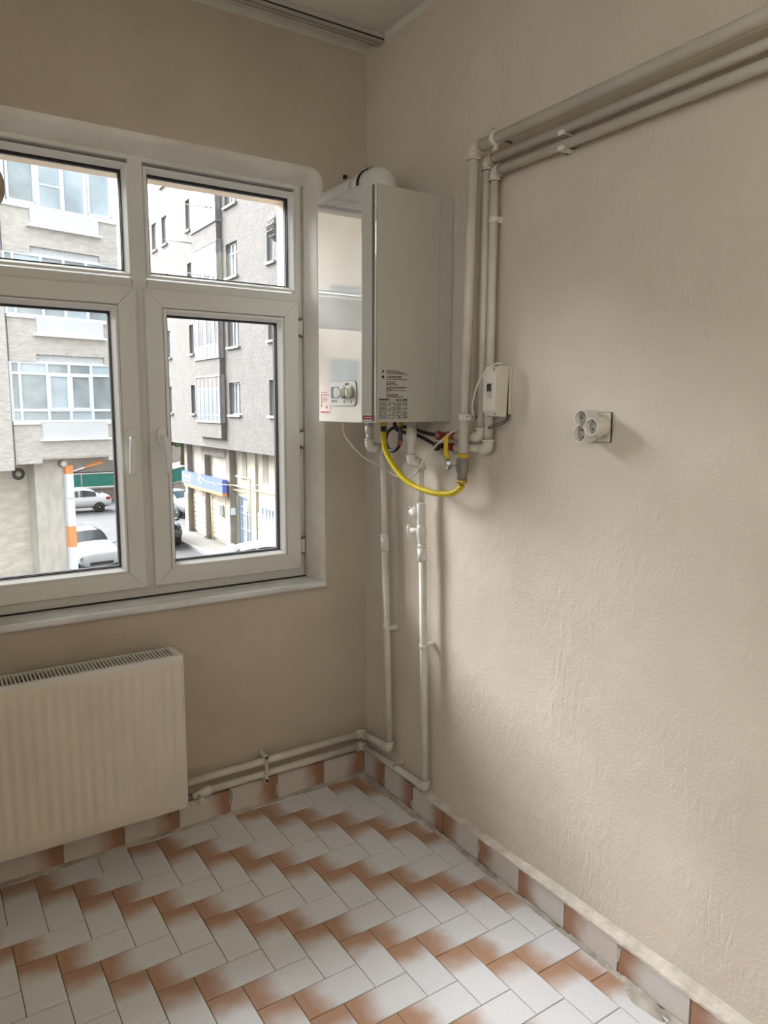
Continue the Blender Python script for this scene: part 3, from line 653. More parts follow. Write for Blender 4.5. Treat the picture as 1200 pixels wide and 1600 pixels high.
# black flexible hoses with stop valves
def hose(name, label, pts, r, ends, n=8):
    t_ = thing(name, pts[-1], label, 'hose'); q = MB(); q.tube(spline(pts, n), r, 12); q.build('hose_cover', 'black_rubber', t_)
    for (a, b_, rr, mt_) in ends: q = MB(); q.cyl(a, b_, rr, 12); q.build('end_fitting', mt_, t_)
    return t_
hose('flexible_hose', 'black flexible hose looping under the boiler to the upper red stop valve', [(-.08, -.360, 1.4735), (-.08, -.3615, 1.435), (-.08, -.356, 1.410), (-.08, -.340, 1.394), (-.08, -.310, 1.384), (-.08, -.279, 1.395), (-.08, -.266, 1.42), (-.076, -.272, 1.450), (-.066, -.296, 1.467), (-.056, -.345, 1.4715), (-.050, -.40, 1.467), (-.048, -.455, 1.455), (-.040, -.505, 1.449), (-.032, -.530, 1.449)], .0062,
     [((-.08, -.360, 1.4735), (-.08, -.3605, 1.428), .0075, 'braid'), ((-.08, -.3615, 1.428), (-.08, -.357, 1.409), .0092, 'copper_end'), ((-.034, -.500, 1.449), (-.031, -.544, 1.449), .0085, 'steel')])
hose('flexible_hose', 'black flexible hose from the boiler back to the lower black stop valve', [(-.040, -.262, 1.492), (-.040, -.270, 1.466), (-.036, -.30, 1.452), (-.033, -.36, 1.448), (-.032, -.41, 1.440), (-.031, -.45, 1.429), (-.030, -.49, 1.417), (-.030, -.515, 1.412)], .0062,
     [((-.030, -.500, 1.413), (-.030, -.532, 1.412), .0085, 'steel')])
def stopvalve(name, label, y, z, bodym, capm):
    t_ = thing(name, (-.030, y, z-.012), label, 'valve')
    q = MB(); q.lathe((-.030, y+.022, z), (0, -1, 0), [(.009, 0), (.011, .002), (.011, .010), (.0085, .012), (.013, .020), (.013, .034), (.010, .040), (.0125, .042), (.0125, .056)], 10); q.build('valve_body', bodym, t_)
    q = MB(); q.cyl((-.030, y, z), (-.070, y, z), .0055, 10); q.lathe((-.060, y, z), (-1, 0, 0), [(.013, 0), (.015, .002), (.015, .012), (.011, .015)], 9, sm=False); q.build('hand_wheel', capm, t_)
    return t_
stopvalve('stop_valve', 'small stop valve with dark red wheel behind the gas pipe', -.567, 1.449, 'copper_end', 'red_plastic')
sv2 = stopvalve('stop_valve', 'small stop valve with black wheel left of the yellow lever', -.557, 1.412, 'black_rubber', 'black_rubber')
q = MB(); q.lathe((-.036, -.541, 1.404), (-.3, 0, -1), [(.010, 0), (.012, .002), (.012, .018), (.009, .021)], 12); q.build('drain_cap', 'socket_grey', sv2)
q = MB(); q.lathe((-.030, -.588, 1.411), (0, -1, 0), [(.0125, 0), (.0135, .001), (.0135, .012)], 12); q.build('red_collar', 'red_plastic', sv2)
# heating pipes
ha = thing('heating_pipe', (-.045, -.045, .18), 'white heating pipe from the left boiler outlet, upper one along the back skirting', 'pipe')
r0, r1 = .0118, .0138
At, Ae, Ad = (-.105, -.192, 1.4735), (-.105, -.192, 1.392), (-.045, -.193, 1.390)
A1, A2, A3, A4, A5 = (-.045, -.194, 1.365), (-.045, -.2085, 1.030), (-.045, -.250, .212), (-.045, -.045, .196), (-.8155, -.045, .191)
q = MB(); q.tube([At, Ae], .0128, 16); q.build('drop', 'pipe_white', ha)
q = MB(); elbow(q, At, Ae, Ad, .0172, .032); q.build('elbow', 'pipe_white', ha)
q = MB(); q.tube([(-.105, -.192, 1.445), (-.105, -.192, 1.4735)], .0165, 16); q.build('socket', 'pipe_white', ha)
q = MB(); q.tube([Ae, Ad], .0125, 16); q.build('link', 'pipe_white', ha)
q = MB(); elbow(q, Ae, Ad, A2, .0160, .022); q.build('elbow', 'pipe_white', ha)
q = MB(); q.tube([Ad, A2], r0, 16); q.build('riser', 'pipe_white', ha)
q = MB(); q.tube([(-.045, -.2045, 1.062), (-.045, -.2085, 1.03), (-.045, -.2095, .998)], [.0145, .0165, .0165], 16); q.build('coupling', 'pipe_white', ha)
q = MB(); q.tube([A2, A3], r1, 16); q.build('lower_riser', 'pipe_low', ha)
q = MB(); elbow(q, A2, A3, A4, .0172, .030); q.build('elbow', 'pipe_low', ha)
q = MB(); q.tube([A3, A4], r1, 16); q.build('side_run', 'pipe_low', ha)
q = MB(); elbow(q, A3, A4, A5, .0172, .030); q.build('elbow', 'pipe_low', ha)
q = MB(); q.tube([A4, A5], r1, 16); q.build('back_run', 'pipe_low', ha)
clip(-.045, -.226, .696, r1, ha, 'z')
hb_ = thing('heating_pipe', (-.045, -.486, .15), 'white heating pipe with filter and shut-off tap, lower one along the back skirting', 'pipe')
Bt, Be, Bd = (-.085, -.4354, 1.484), (-.085, -.4354, 1.352), (-.045, -.4360, 1.350)
B2, B3, B4, B5 = (-.045, -.455, 1.020), (-.045, -.487, .158), (-.045, -.045, .142), (-.70, -.045, .140)
q = MB(); q.tube([(-.085, -.4354, 1.4735), (-.085, -.4354, 1.43), (-.085, -.4354, 1.418), (-.085, -.4354, 1.35)], [.0182, .0182, .0125, .0125], 16); q.build('drop', 'pipe_white', hb_)
q = MB(); elbow(q, Bt, Be, Bd, .0165, .026); q.build('elbow', 'pipe_white', hb_)
q = MB(); elbow(q, Be, Bd, B2, .0165, .026); q.build('elbow', 'pipe_white', hb_)
q = MB(); q.tube([Bd, (-.045, -.4415, 1.21)], r0, 16); q.build('riser', 'pipe_white', hb_)
q = MB(); q.tube([(-.045, -.4415, 1.205), (-.045, -.442, 1.20), (-.045, -.443, 1.150), (-.045, -.444, 1.135), (-.045, -.4445, 1.128)], [.0135, .0162, .0162, .0140, .0140], 16)
q.tube([(-.045, -.443, 1.150), (-.062, -.408, 1.182)], [.0135, .0165], 16); fo = q.build('filter_body', 'pipe_white', hb_)
q = MB(); d_ = (Vector((-.062, -.408, 1.182))-Vector((-.045, -.443, 1.150))).normalized(); c0 = Vector((-.062, -.408, 1.182))
q.lathe(c0-d_*.001, d_, [(.0135, 0), (.0137, .0015), (.0, .0015)], 16); q.build('filter_mouth', 'dark_gap', fo)
q = MB(); q.lathe(c0+d_*.001+Vector((-.002, .0, .004)), d_, [(.008, -.004), (.0085, .004), (.007, .006), (0, .006)], 14); q.build('filter_plug', 'steel', fo)
q = MB(); q.tube([(-.045, -.4445, 1.130), (-.045, -.445, 1.122), (-.045, -.4460, 1.105), (-.045, -.4475, 1.080), (-.045, -.449, 1.068), (-.045, -.4500, 1.052)], [.0145, .0168, .0190, .0168, .0135, .0140], 16)
q.cyl((-.045, -.446, 1.105), (-.064, -.408, 1.107), .0095, 12); vb = q.build('tap_body', 'pipe_white', hb_)
q = MB(); q.tube([(-.066, -.400, 1.124), (-.069, -.400, 1.108), (-.066, -.402, 1.085), (-.063, -.405, 1.058)], [(.0035, .0075), (.0042, .0085), (.0038, .007), (.003, .006)], 10); q.build('tap_lever', 'pipe_white', vb)
q = MB(); q.tube([(-.045, -.4505, 1.046), (-.045, -.455, 1.000)], .0172, 16); q.tube([(-.045, -.4500, 1.062), (-.045, -.4505, 1.045)], .0150, 16); q.build('coupling', 'pipe_white', hb_)
q = MB(); q.tube([(-.045, -.4545, 1.003), B3], r1, 16); q.build('lower_riser', 'pipe_low', hb_)
q = MB(); elbow(q, B2, B3, B4, .0175, .030); q.build('elbow', 'pipe_low', hb_)
q = MB(); q.tube([B3, B4], r1, 16); q.build('side_run', 'pipe_low', hb_)
q = MB(); elbow(q, B3, B4, B5, .0175, .030); q.build('elbow', 'pipe_low', hb_)
q = MB(); q.tube([B4, B5], r1, 16); q.build('back_run', 'pipe_low', hb_)
clip(-.045, -.4665, .690, r1, hb_, 'z')
q = MB(); q.box(-.0012, -.058, -.300, -.286, .1635, .170); q.box(-.050, -.062, -.300, -.286, .150, .171); q.build('pipe_clip', 'pipe_low', hb_)
q = MB(); q.box(-.478, -.492, -.0012, -.0635, .2065, .218); q.box(-.478, -.492, -.020, -.0635, .112, .125); q.box(-.479, -.491, -.0600, -.0635, .113, .217); q.build('pipe_bracket', 'pipe_low', ha)
q = MB(); q.tube([(-.70, -.045, .140), (-.705, -.045, .140), (-.735, -.047, .138), (-.742, -.048, .137), (-.775, -.050, .135)], [.0145, .0185, .0185, .014, .013], 12); q.lathe((-.752, -.048, .136), (0, -1, -.05), [(.009, 0), (.0095, .028), (.0135, .030), (.0135, .046), (.010, .050)], 6, sm=False); q.build('radiator_tail', 'pipe_low', hb_)
q = MB(); q.tube([(-.77, -.050, .135), (-.84, -.055, .135)], .012, 10); q.build('union_nut', 'old_metal', hb_)
# ================================================================ thin cable
cb = thing('boiler_cable', (-.2, -.24, 1.32), 'thin white cable hanging under the boiler and rising to the switch box', 'cable')
q = MB(); q.tube(spline([(-.25, -.244, 1.4905), (-.24, -.249, 1.4375), (-.19, -.2762, 1.3692), (-.12, -.2732, 1.3319), (-.085, -.305, 1.3047), (-.07, -.3654, 1.2903), (-.076, -.4275, 1.3023), (-.084, -.4652, 1.319), (-.098, -.5437, 1.3814), (-.085, -.6165, 1.4418), (-.052, -.650, 1.475), (-.034, -.680, 1.494), (-.036, -.700, 1.500), (-.0505, -.7245, 1.512), (-.062, -.735, 1.528), (-.074, -.745, 1.546), (-.084, -.7692, 1.5896), (-.081, -.7894, 1.6277), (-.078, -.8208, 1.6554), (-.066, -.836, 1.6705), (-.045, -.840, 1.672)], 8), .0027, 8); q.build('cable_sheath', 'cable_white', cb)
# ================================================================ switch box
sb = thing('switch_box', (-.03, -.83, 1.513), 'cream circuit breaker box hanging loose from the right wall beside the pipes', 'switch box')
MB().box(-.001, -.012, -.7875, -.842, 1.513, 1.667).build('back_plate', 'abs_cream', sb, bevel=.001)
MB().box(-.0125, -.020, -.791, -.8405, 1.517, 1.664).build('inner_tray', 'dark_gap', sb)
q = MB(); q.prism([(-.0215, 1.515), (-.030, 1.515-.002), (-.058, 1.516), (-.069, 1.534), (-.069, 1.640), (-.059, 1.664), (-.0145, 1.667)], -.787, -.8435, lambda a, c, d: (a, d, c)); cvr = q.build('cover', 'abs_cream', sb, bevel=.0015)
q = MB(); q.box(-.067, -.0705, -.8075, -.8300, 1.570, 1.617); q.build('breaker', 'socket_grey', cvr, bevel=.001)
q = MB(); q.box(-.0700, -.0735, -.8100, -.8260, 1.590, 1.612); q.build('breaker_toggle', 'print_dark', cvr)
q = MB(); q.box(-.0655, -.0665, -.834, -.837, 1.6465, 1.650); q.cyl((-.060, -.838, 1.5225), (-.064, -.838, 1.5225), .002, 8); q.cyl((-.060, -.830, 1.656), (-.0655, -.830, 1.656), .002, 8); q.build('cover_screw', 'print_dark', cvr)['kind'] = 'stuff'
q = MB(); q.tube(spline([(-.016, -.838, 1.520), (-.02, -.842, 1.503), (-.03, -.836, 1.492), (-.046, -.806, 1.480), (-.050, -.795, 1.479), (-.042, -.800, 1.487), (-.028, -.825, 1.497), (-.014, -.845, 1.506)], 6), .0024, 8); q.cyl((-.01, -.846, 1.520), (-.02, -.846, 1.508), .004, 8); q.build('loose_wire', 'braid', sb)
# ================================================================ triple socket adaptor
sp_ = thing('wall_socket', (-.005, -1.185, 1.4535), 'square cream wall socket plate on the right wall behind the triple adaptor', 'socket')
MB().box(0, -.009, -1.1435, -1.2255, 1.4535, 1.530).build('socket_plate', 'abs_cream', sp_, bevel=.002)
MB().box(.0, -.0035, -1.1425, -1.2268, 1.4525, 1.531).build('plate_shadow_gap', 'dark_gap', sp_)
ad = thing('socket_adaptor', (-.04, -1.19, 1.455), 'white three-way socket adaptor plugged into the right wall', 'adaptor')
q = MB(); q.lathe((-.009, -1.190, 1.492), (-1, 0, 0), [(.026, 0), (.030, .004), (.030, .022)], 28); q.build('plug_body', 'abs_white', ad)
for (yc, zc, rot) in ((-1.1795, 1.5145, 2.2), (-1.1765, 1.474, -2.2), (-1.2160, 1.4935, 0)):
    q = MB(); q.lathe((-.020, yc, zc), (-1, 0, 0), [(.0225, 0), (.0232, .004), (.0232, .046), (.0220, .048), (.0195, .048), (.0193, .046), (.0193, .033), (0, .033)], 28); so_ = q.build('socket_outlet', 'abs_white', ad)
    q = MB(); q.lathe((-.0525, yc, zc), (-1, 0, 0), [(.0190, 0), (.0190, .0008), (0, .0008)], 24); q.build('socket_face', 'socket_grey', so_)
    q = MB()
    for s_ in (-1, 1):
        a = rot+math.radians(90)*s_; q.cyl((-.0530, yc+.0095*math.sin(a+.8), zc+.0095*math.cos(a+.8)), (-.0538, yc+.0095*math.sin(a+.8), zc+.0095*math.cos(a+.8)), .0027, 10)
        q.box(-.0528, -.067, yc-.003 if s_ < 0 else yc-.003, yc+.003, zc+s_*.0185-.0012, zc+s_*.0185+.0012)
    q.build('contact_holes', 'print_dark', so_)['kind'] = 'stuff'
# ================================================================ radiator
RX0, RX1, RY0, RY1, RZ0, RZ1 = -1.82, -.8175, -.141, -.030, .149, .703
ra = thing('panel_radiator', (-1.3, -.08, RZ0), 'cream panel radiator with slotted top grille on the wall under the window', 'radiator')
# front panel with pressed vertical ribs
q = MB(); xs = []; pitch = .0334; zs = [RZ0, RZ0+.006, RZ0+.046, RZ0+.066, RZ1-.066, RZ1-.046, RZ1-.012, RZ1-.004]
nx = int((RX1-.006-RX0)/(pitch/6)); vs = []
for i in range(nx+1):
    x = RX0+(RX1-.006-RX0)*i/nx; ph = ((RX1-.03-x)/pitch) % 1.0; amp = .5-.5*math.cos(2*math.pi*ph)
    amp = amp if x < RX1-.034 else 0
    for j, z in enumerate(zs):
        d = {0: -.004, 7: -.004}.get(j, 0); w_ = .0045*amp if j in (3, 4) else 0
        vs.append((x, RY0-d*1.0*-1 if False else RY0+(.004 if j in (0, 7) else 0)+w_, z))
q.add(vs, [(i*8+j, (i+1)*8+j, (i+1)*8+j+1, i*8+j+1) for i in range(nx) for j in range(7)], True)
q.build('front_panel', 'radiator_paint', ra)
MB().box(RX0, RX1-.008, RY0+.008, RY0+.018, RZ0+.004, RZ1-.006).build('panel_core', 'radiator_paint', ra)
MB().box(RX0, RX1-.008, RY1-.012, RY1, RZ0+.004, RZ1-.006).build('rear_panel', 'radiator_paint', ra)
q = MB(); q.box(RX1-.0055, RX1-.004, RY0+.0015, RY1, RZ0, RZ1-.002); q.box(RX1-.0055, RX1+.0005, RY0+.0005, RY0+.0020, RZ0, RZ1-.002); q.build('side_cover', 'radiator_paint', ra)
q = MB(); q.box(RX1-.011, RX1-.0055, RY0+.004, RY0+.010, RZ0+.004, RZ1-.004); q.build('side_gap', 'dark_gap', ra)
MB().box(RX0, RX1-.012, RY0+.018, RY1-.012, RZ0+.02, RZ1-.03).build('convector_fins', 'dark_gap', ra)
tg = MB(); tg.box(RX0, RX1, RY0-.001, RY0+.016, RZ1-.014, RZ1+.002); tg.box(RX0, RX1, RY1-.010, RY1, RZ1-.014, RZ1+.002); tg.box(RX1-.022, RX1, RY0+.014, RY1-.008, RZ1-.003, RZ1+.002)
tgo = tg.build('top_grille', 'radiator_white', ra, bevel=.001)
s0 = None; base = top(tgo).location
for i in range(58):
    x = RX1-.0265-i*.0115
    if s0 is None:
        q = MB(); q.box(-.0022, .0022, RY0+.014, RY1-.008, RZ1-.010, RZ1+.001); q.v = [(p[0], p[1]-base.y, p[2]-base.z) for p in q.v]
        s0 = q.build('grille_slat', 'radiator_white', tgo, local=True); s0.location = (x-base.x, 0, 0)
    else: share(s0, 'grille_slat', tgo, (x-base.x, 0, 0))
for x in (-1.05, -1.6): q = MB(); q.box(x-.01, x+.01, RY1, -.0012, .25, .62); q.build('wall_bracket', 'old_metal', ra)
q = MB(); q.lathe((-.868, -.09, RZ0-.024), (0, 0, 1), [(.004, -.018), (.005, -.004), (.011, 0), (.012, .016), (.008, .026)], 10); q.build('drain_cock', 'old_metal', ra)
# ================================================================ curtain rail
cr_ = thing('curtain_rail', (-1.3, -.108, ZC-.024), 'grey grooved curtain rail fixed to the ceiling in front of the window', 'curtain rail')
MB().box(XL+.05, -.010, -.082, -.135, ZC-.018, ZC).build('rail_body', 'rail_alu', cr_, bevel=.002)
for y0, y1 in ((-.0815, -.0855), (-.1045, -.1085), (-.1318, -.1355)): MB().box(XL+.05, -.0105, y0, y1, ZC-.0205, ZC-.0165).build('rail_groove', 'rail_dark', cr_)
for y0, y1 in ((-.086, -.104), (-.109, -.131)): MB().box(XL+.05, -.0095, y0, y1, ZC-.022, ZC-.017).build('rail_lip', 'rail_alu', cr_, bevel=.0015)

# ================================================================ fill lamp, unseen, added behind the viewer to brighten the room
cl_ = thing('fill_lamp', (-1.35, -3.1, 2.52), 'round opal globe added behind the viewer to brighten the room', 'lamp')
q = MB(); q.lathe((-1.35, -3.1, ZC), (0, 0, -1), [(.07, 0), (.07, .03), (.03, .05), (.03, .09)], 24); q.build('lamp_base', 'upvc_bead', cl_)
q = MB(); q.lathe((-1.35, -3.1, 2.655), (0, 0, 1), [(0, -.125)]+[(.125*math.cos(math.radians(a)), .125*math.sin(math.radians(a))) for a in range(-75, 76, 15)]+[(0, .125)], 24); q.build('fill_globe', 'fill_globe', cl_)
# ================================================================ outside
GZ = -5.0
KX = .42      # outdoor colours darkened so the sunlit view does not burn out
def MX(name, col, *a, **k):
    if k.get('col2'): k['col2'] = tuple(c*KX for c in k['col2'])
    return M(name, tuple(c*KX for c in col), *a, **k)
MX('asphalt', (.18, .18, .19), .9, var=.15, vscale=1.2, bump=.3, bscale=20)
MX('paving', (.40, .38, .35), .9, var=.12, vscale=2.5)
MX('kerb_stone', (.60, .59, .57), .85, var=.1, vscale=2)
M('stucco_a', (0.53, 0.50, 0.465), .9, var=.12, vscale=4, bump=.9, bscale=9, bdist=.03, stretch=(1, 1, 2.2))
M('stucco_ground', (0.58, 0.54, 0.46), .92, var=.16, vscale=3, bump=.9, bscale=9, bdist=.03, stretch=(1, 1, 2.4))
M('stucco_column', (0.54, 0.505, 0.45), .92, var=.15, vscale=3, bump=.9, bscale=9, bdist=.03, stretch=(2, 2, .8))
MX('stucco_b', (.355, .332, .31), .9, var=.10, vscale=2.2, bump=.8, bscale=7, bdist=.03)
M('stone_b', (.52, .48, .40), .9, var=.15, vscale=2.0)
M('stone_dark', (.27, .245, .21), .85, var=.2, vscale=2)
MX('pvc_out', (.68, .71, .74), .4)
M('white_panel', (0.58, 0.59, 0.61), .6, var=.04, vscale=2)
MX('trim_cream', (.66, .64, .60), .7)
M('pane_a', (.30, .345, .36), .10, var=.3, vscale=1.4, spec=.6)
M('pane_a2', (.42, .50, .55), .10, var=.25, vscale=1.1, spec=.6)
M('pvc_a', (.66, .69, .73), .4)  # lighter copy of the outdoor plastic, for facades turned from the sun
M('trim_a', (.72, .71, .68), .7)  # trim colour lightened likewise to make up for the shade there
MX('pane_grey', (.27, .32, .34), .12, var=.35, vscale=1.4, spec=.6)
M('pane_blue', (.40, .47, .52), .10, var=.35, vscale=.9, spec=.7)
M('pane_dark', (.27, .29, .31), .12, var=.4, vscale=1.2, spec=.6)
M('panel_blue', (.42, .49, .54), .3, var=.1, vscale=2)
M('panel_pink', (.36, .27, .245), .6, var=.15, vscale=3)
M('panel_brown', (.36, .29, .27), .6, var=.2, vscale=3)
M('duct_blue', (0.38, 0.42, 0.48), .6)
M('orange_paint', (.80, .32, .12), .5)
M('pole_white', (.72, .75, .80), .45)
M('sign_blue', (.12, .16, .60), .45)
M('sign_white', (.8, .82, .88), .5)
M('sign_orange', (.80, .30, .10), .5)
M('door_steel', (.40, .46, .54), .4, metal=.2)
M('gas_yellow', (.70, .64, .40), .5)
M('meter_box', (.70, .80, .82), .5)
MX('fence_teal', (.03, .30, .24), .7, var=.2, vscale=6)
MX('stone_wall', (.40, .34, .29), .9, col2=(.26, .23, .20), vscale=5)
MX('leaf_green', (.12, .24, .07), .6, var=.4, vscale=3)
MX('bark', (.16, .11, .07), .9)
MX('far_wall', (.60, .54, .47), .9, var=.1, vscale=1)
M('car_white', (.52, .55, .58), .25, coat=.6)
MX('car_dark', (.035, .04, .045), .2, coat=.6)
MX('car_silver', (.50, .56, .60), .25, coat=.5)
MX('car_glass', (.06, .075, .09), .06, spec=.7)
MX('tyre', (.025, .025, .025), .8)
MX('rim_alloy', (.55, .56, .58), .35, metal=.7)
MX('lamp_red', (.45, .03, .03), .3)
MX('lamp_clear', (.65, .68, .70), .15)
MX('wire_dark', (.08, .08, .08), .6)
road = struct(MB().box(-60, 90, -40, 140, GZ-.3, GZ).build('road', 'asphalt'))
side = struct(MB().box(9.45, 10.86, 24.6, 36.4, GZ-.02, GZ+.13).build('pavement', 'paving'))
kb = None
for i in range(11):
    y = 24.6+i*1.05
    if kb is None: kb = MB().box(9.3, 9.449, y, y+1.03, GZ, GZ+.15).build('kerb_stone', 'kerb_stone', side)
    else: share(kb, 'kerb_stone', side, (0, i*1.05, 0))
def holed(mb, f, u0, u1, w0, w1, holes, depth):
    """wall sheet in (u,w) with rectangular holes and reveals of the given depth; f(u,w,d)->xyz"""
    us = sorted({u0, u1, *[h[0] for h in holes], *[h[1] for h in holes]}); ws = sorted({w0, w1, *[h[2] for h in holes], *[h[3] for h in holes]})
    for i in range(len(us)-1):
        for j in range(len(ws)-1):
            cu, cw = (us[i]+us[i+1])/2, (ws[j]+ws[j+1])/2
            if any(h[0] < cu < h[1] and h[2] < cw < h[3] for h in holes): continue
            mb.add([f(us[i], ws[j], 0), f(us[i+1], ws[j], 0), f(us[i+1], ws[j+1], 0), f(us[i], ws[j+1], 0)], [(0, 1, 2, 3)])
    for a, b_, c, d in holes:
        for p, q in (((a, c), (b_, c)), ((b_, c), (b_, d)), ((b_, d), (a, d)), ((a, d), (a, c))):
            mb.add([f(*p, 0), f(*q, 0), f(*q, depth), f(*p, depth)], [(0, 1, 2, 3)])
def grid_window(bld, f, u0, u1, w0, w1, us, ws, d, mfr, mpane, bar=.055, local=False, sillm=None, paneset=None, fd=.05):
    """frame with bars at us (vertical) and ws (horizontal), one pane object per cell"""
    fr_ = MB()
    def bx(a, b_, c, e, d0, d1): fr_.prism([(a, c), (b_, c), (b_, e), (a, e)], d0, d1, f)
    U = [u0]+us+[u1]; V = [w0]+ws+[w1]
    for u in U: bx(u-bar/2, u+bar/2, w0, w1, d-fd, d+.03)
    for w_ in V: bx(u0, u1, w_-bar/2, w_+bar/2, d-fd*.9, d+.03)
    wo_ = fr_.build('window', mfr, bld, local=local)
    for i in range(len(U)-1):
        for j in range(len(V)-1):
            p = MB(); p.prism([(U[i]+bar/2, V[j]+bar/2), (U[i+1]-bar/2, V[j]+bar/2), (U[i+1]-bar/2, V[j+1]-bar/2), (U[i]+bar/2, V[j+1]-bar/2)], d-.005, d+.01, f)
            mm = paneset(i, j) if paneset else mpane
            p.build('pane', mm, wo_, local=local)
    if sillm:
        s_ = MB(); s_.prism([(u0-.10, w0-.11), (u1+.10, w0-.11), (u1+.10, w0-.02), (u0-.10, w0-.02)], -.09, d, f); s_.build('window_ledge', sillm, wo_, local=local)
    return wo_
# ---------------------------------------------------------------- building A (left, turned 13 degrees to the window wall)
ba = thing('apartment_building', (2.25, 19.24, GZ), 'pale stucco apartment block with glazed balcony bay, filling the left panes', 'building', rz=math.radians(13.2))
Z = lambda z: z-GZ
fa = lambda u, w_, d: (u, d, Z(w_))      # d>0 goes into the building
def abox(name, u0, u1, d0, d1, z0, z1, mat, parent=ba): return MB().box(u0, u1, d0, d1, Z(z0), Z(z1)).build(name, mat, parent, local=True)
TOPA = 14.3
abox('core_wall', -1.36, 1.66, .35, 9.0, 0.16, TOPA, 'stucco_a')
abox('side_block', -9.0, -1.46, -.10, 9.0, -.14, TOPA, 'stucco_a')
abox('drain_duct', -1.455, -1.385, .06, .30, -.02, TOPA, 'duct_blue')
for z in (.9, 3.65, 6.4): abox('duct_joint', -1.458, -1.382, .03, .29, z, z+.32, 'stone_dark')
abox('ground_wall', -9.0, -.70, 1.10, 9.0, GZ, .0, 'stucco_ground')
abox('corner_column', -.72, .09, .55, 1.6, GZ, .14, 'stucco_column')
abox('ground_return', -.70, .05, 1.6, 9.0, GZ, .0, 'stucco_ground')
abox('soffit', -1.38, 1.70, .02, 9.0, .10, .16, 'stucco_ground')
P_ = 2.75
for k in range(6):
    zb = -.07+P_*(k-1)+2.75 if k else 0
    z_sill = 1.09+P_*k; z_lo = z_sill-1.20+.0 if k else 0.14    # spandrel body under this storey's windows
    z_bot = (2.68+P_*(k-1)) if k else 0.0
    s_ = MB(); lo_ = z_bot+.20 if k else .14
    s_.box(-1.38, 1.70, 0, .40, Z(lo_), Z(z_sill-.05)); s_.box(-1.38, -.70, 0, .40, Z(z_bot), Z(lo_)); s_.box(1.165, 1.70, 0, .40, Z(z_bot), Z(lo_)); s_.build('spandrel', 'stucco_a', ba, local=True)
    if k:
        rc = MB(); rc.box(-.70, 1.165, .10, .38, Z(z_bot), Z(lo_))
        for q in range(34): rc.box(-.69+q*.0545, -.69+q*.0545+.03, .085, .11, Z(z_bot+.01), Z(lo_-.01))
        rc.build('shutter_box', 'white_panel', ba, local=True)
    pn_ = MB(); pn_.box(-.68, 1.135, -.10, .02, Z(z_sill-.43), Z(z_sill-.015)); po_ = pn_.build('balcony_panel', 'white_panel', ba, local=True, bevel=.01)
    if k == 0:
        for q in range(16):
            pass
    MB().box(-.76, 1.21, -.15, .02, Z(z_sill-.49), Z(z_sill-.43)).build('panel_ledge', 'trim_a', ba, local=True)
    for a, b_ in ((-1.41, -.70), (1.14, 1.74)): MB().box(a, b_, -.06, .3, Z(z_sill-.05), Z(z_sill)).build('balcony_coping', 'trim_a', ba, local=True)
    if k > 4: continue
    if k in (0, 1, 4):
        w_ = grid_window(ba, fa, -1.37, 1.69, z_sill+.03, z_sill+1.58, [-1.15, -.44, .155, .77], [z_sill+.33, z_sill+1.29], .06, 'pvc_a', 'pane_a', bar=.07, local=True, paneset=lambda i, j: 'pane_a' if (i+j) % 3 else 'pane_a2')
        if k == 0:
            for u0, u1 in ((-.41, .125), (.185, .74)):
                f2 = MB()
                for a in (u0+.02, u1-.02): f2.prism([(a-.025, z_sill+.37), (a+.025, z_sill+.37), (a+.025, z_sill+1.25), (a-.025, z_sill+1.25)], .0, .05, fa)
                for c in (z_sill+.37, z_sill+1.25): f2.prism([(u0, c-.025), (u1, c-.025), (u1, c+.025), (u0, c+.025)], .0, .05, fa)
                f2.build('opening_sash', 'pvc_a', w_, local=True)
    else:
        w_ = grid_window(ba, fa, -1.28, 1.62, z_sill+.03, z_sill+1.58, [-.42, .22, .84], [], .05, 'pvc_a', 'pane_a2', bar=.10, local=True, paneset=lambda i, j: ('pane_a', 'pane_a2', 'pane_a2', 'pane_a2')[i])
        for u0, u1 in ((-1.20, -.48), (.90, 1.56)):
            f2 = MB(); 
            for a in (u0+.03, u1-.03): f2.prism([(a-.03, z_sill+.10), (a+.03, z_sill+.10), (a+.03, z_sill+1.5), (a-.03, z_sill+1.5)], -.01, .05, fa)
            for c in (z_sill+.11, z_sill+1.48): f2.prism([(u0, c-.03), (u1, c-.03), (u1, c+.03), (u0, c+.03)], -.01, .05, fa)
            f2.build('opening_sash', 'pvc_a', w_, local=True)
        f2 = MB(); f2.prism([(-.36, z_sill+.62), (.17, z_sill+.62), (.17, z_sill+.66), (-.36, z_sill+.66)], .03, .05, fa); f2.build('glazing_bar', 'pvc_a', w_, local=True)
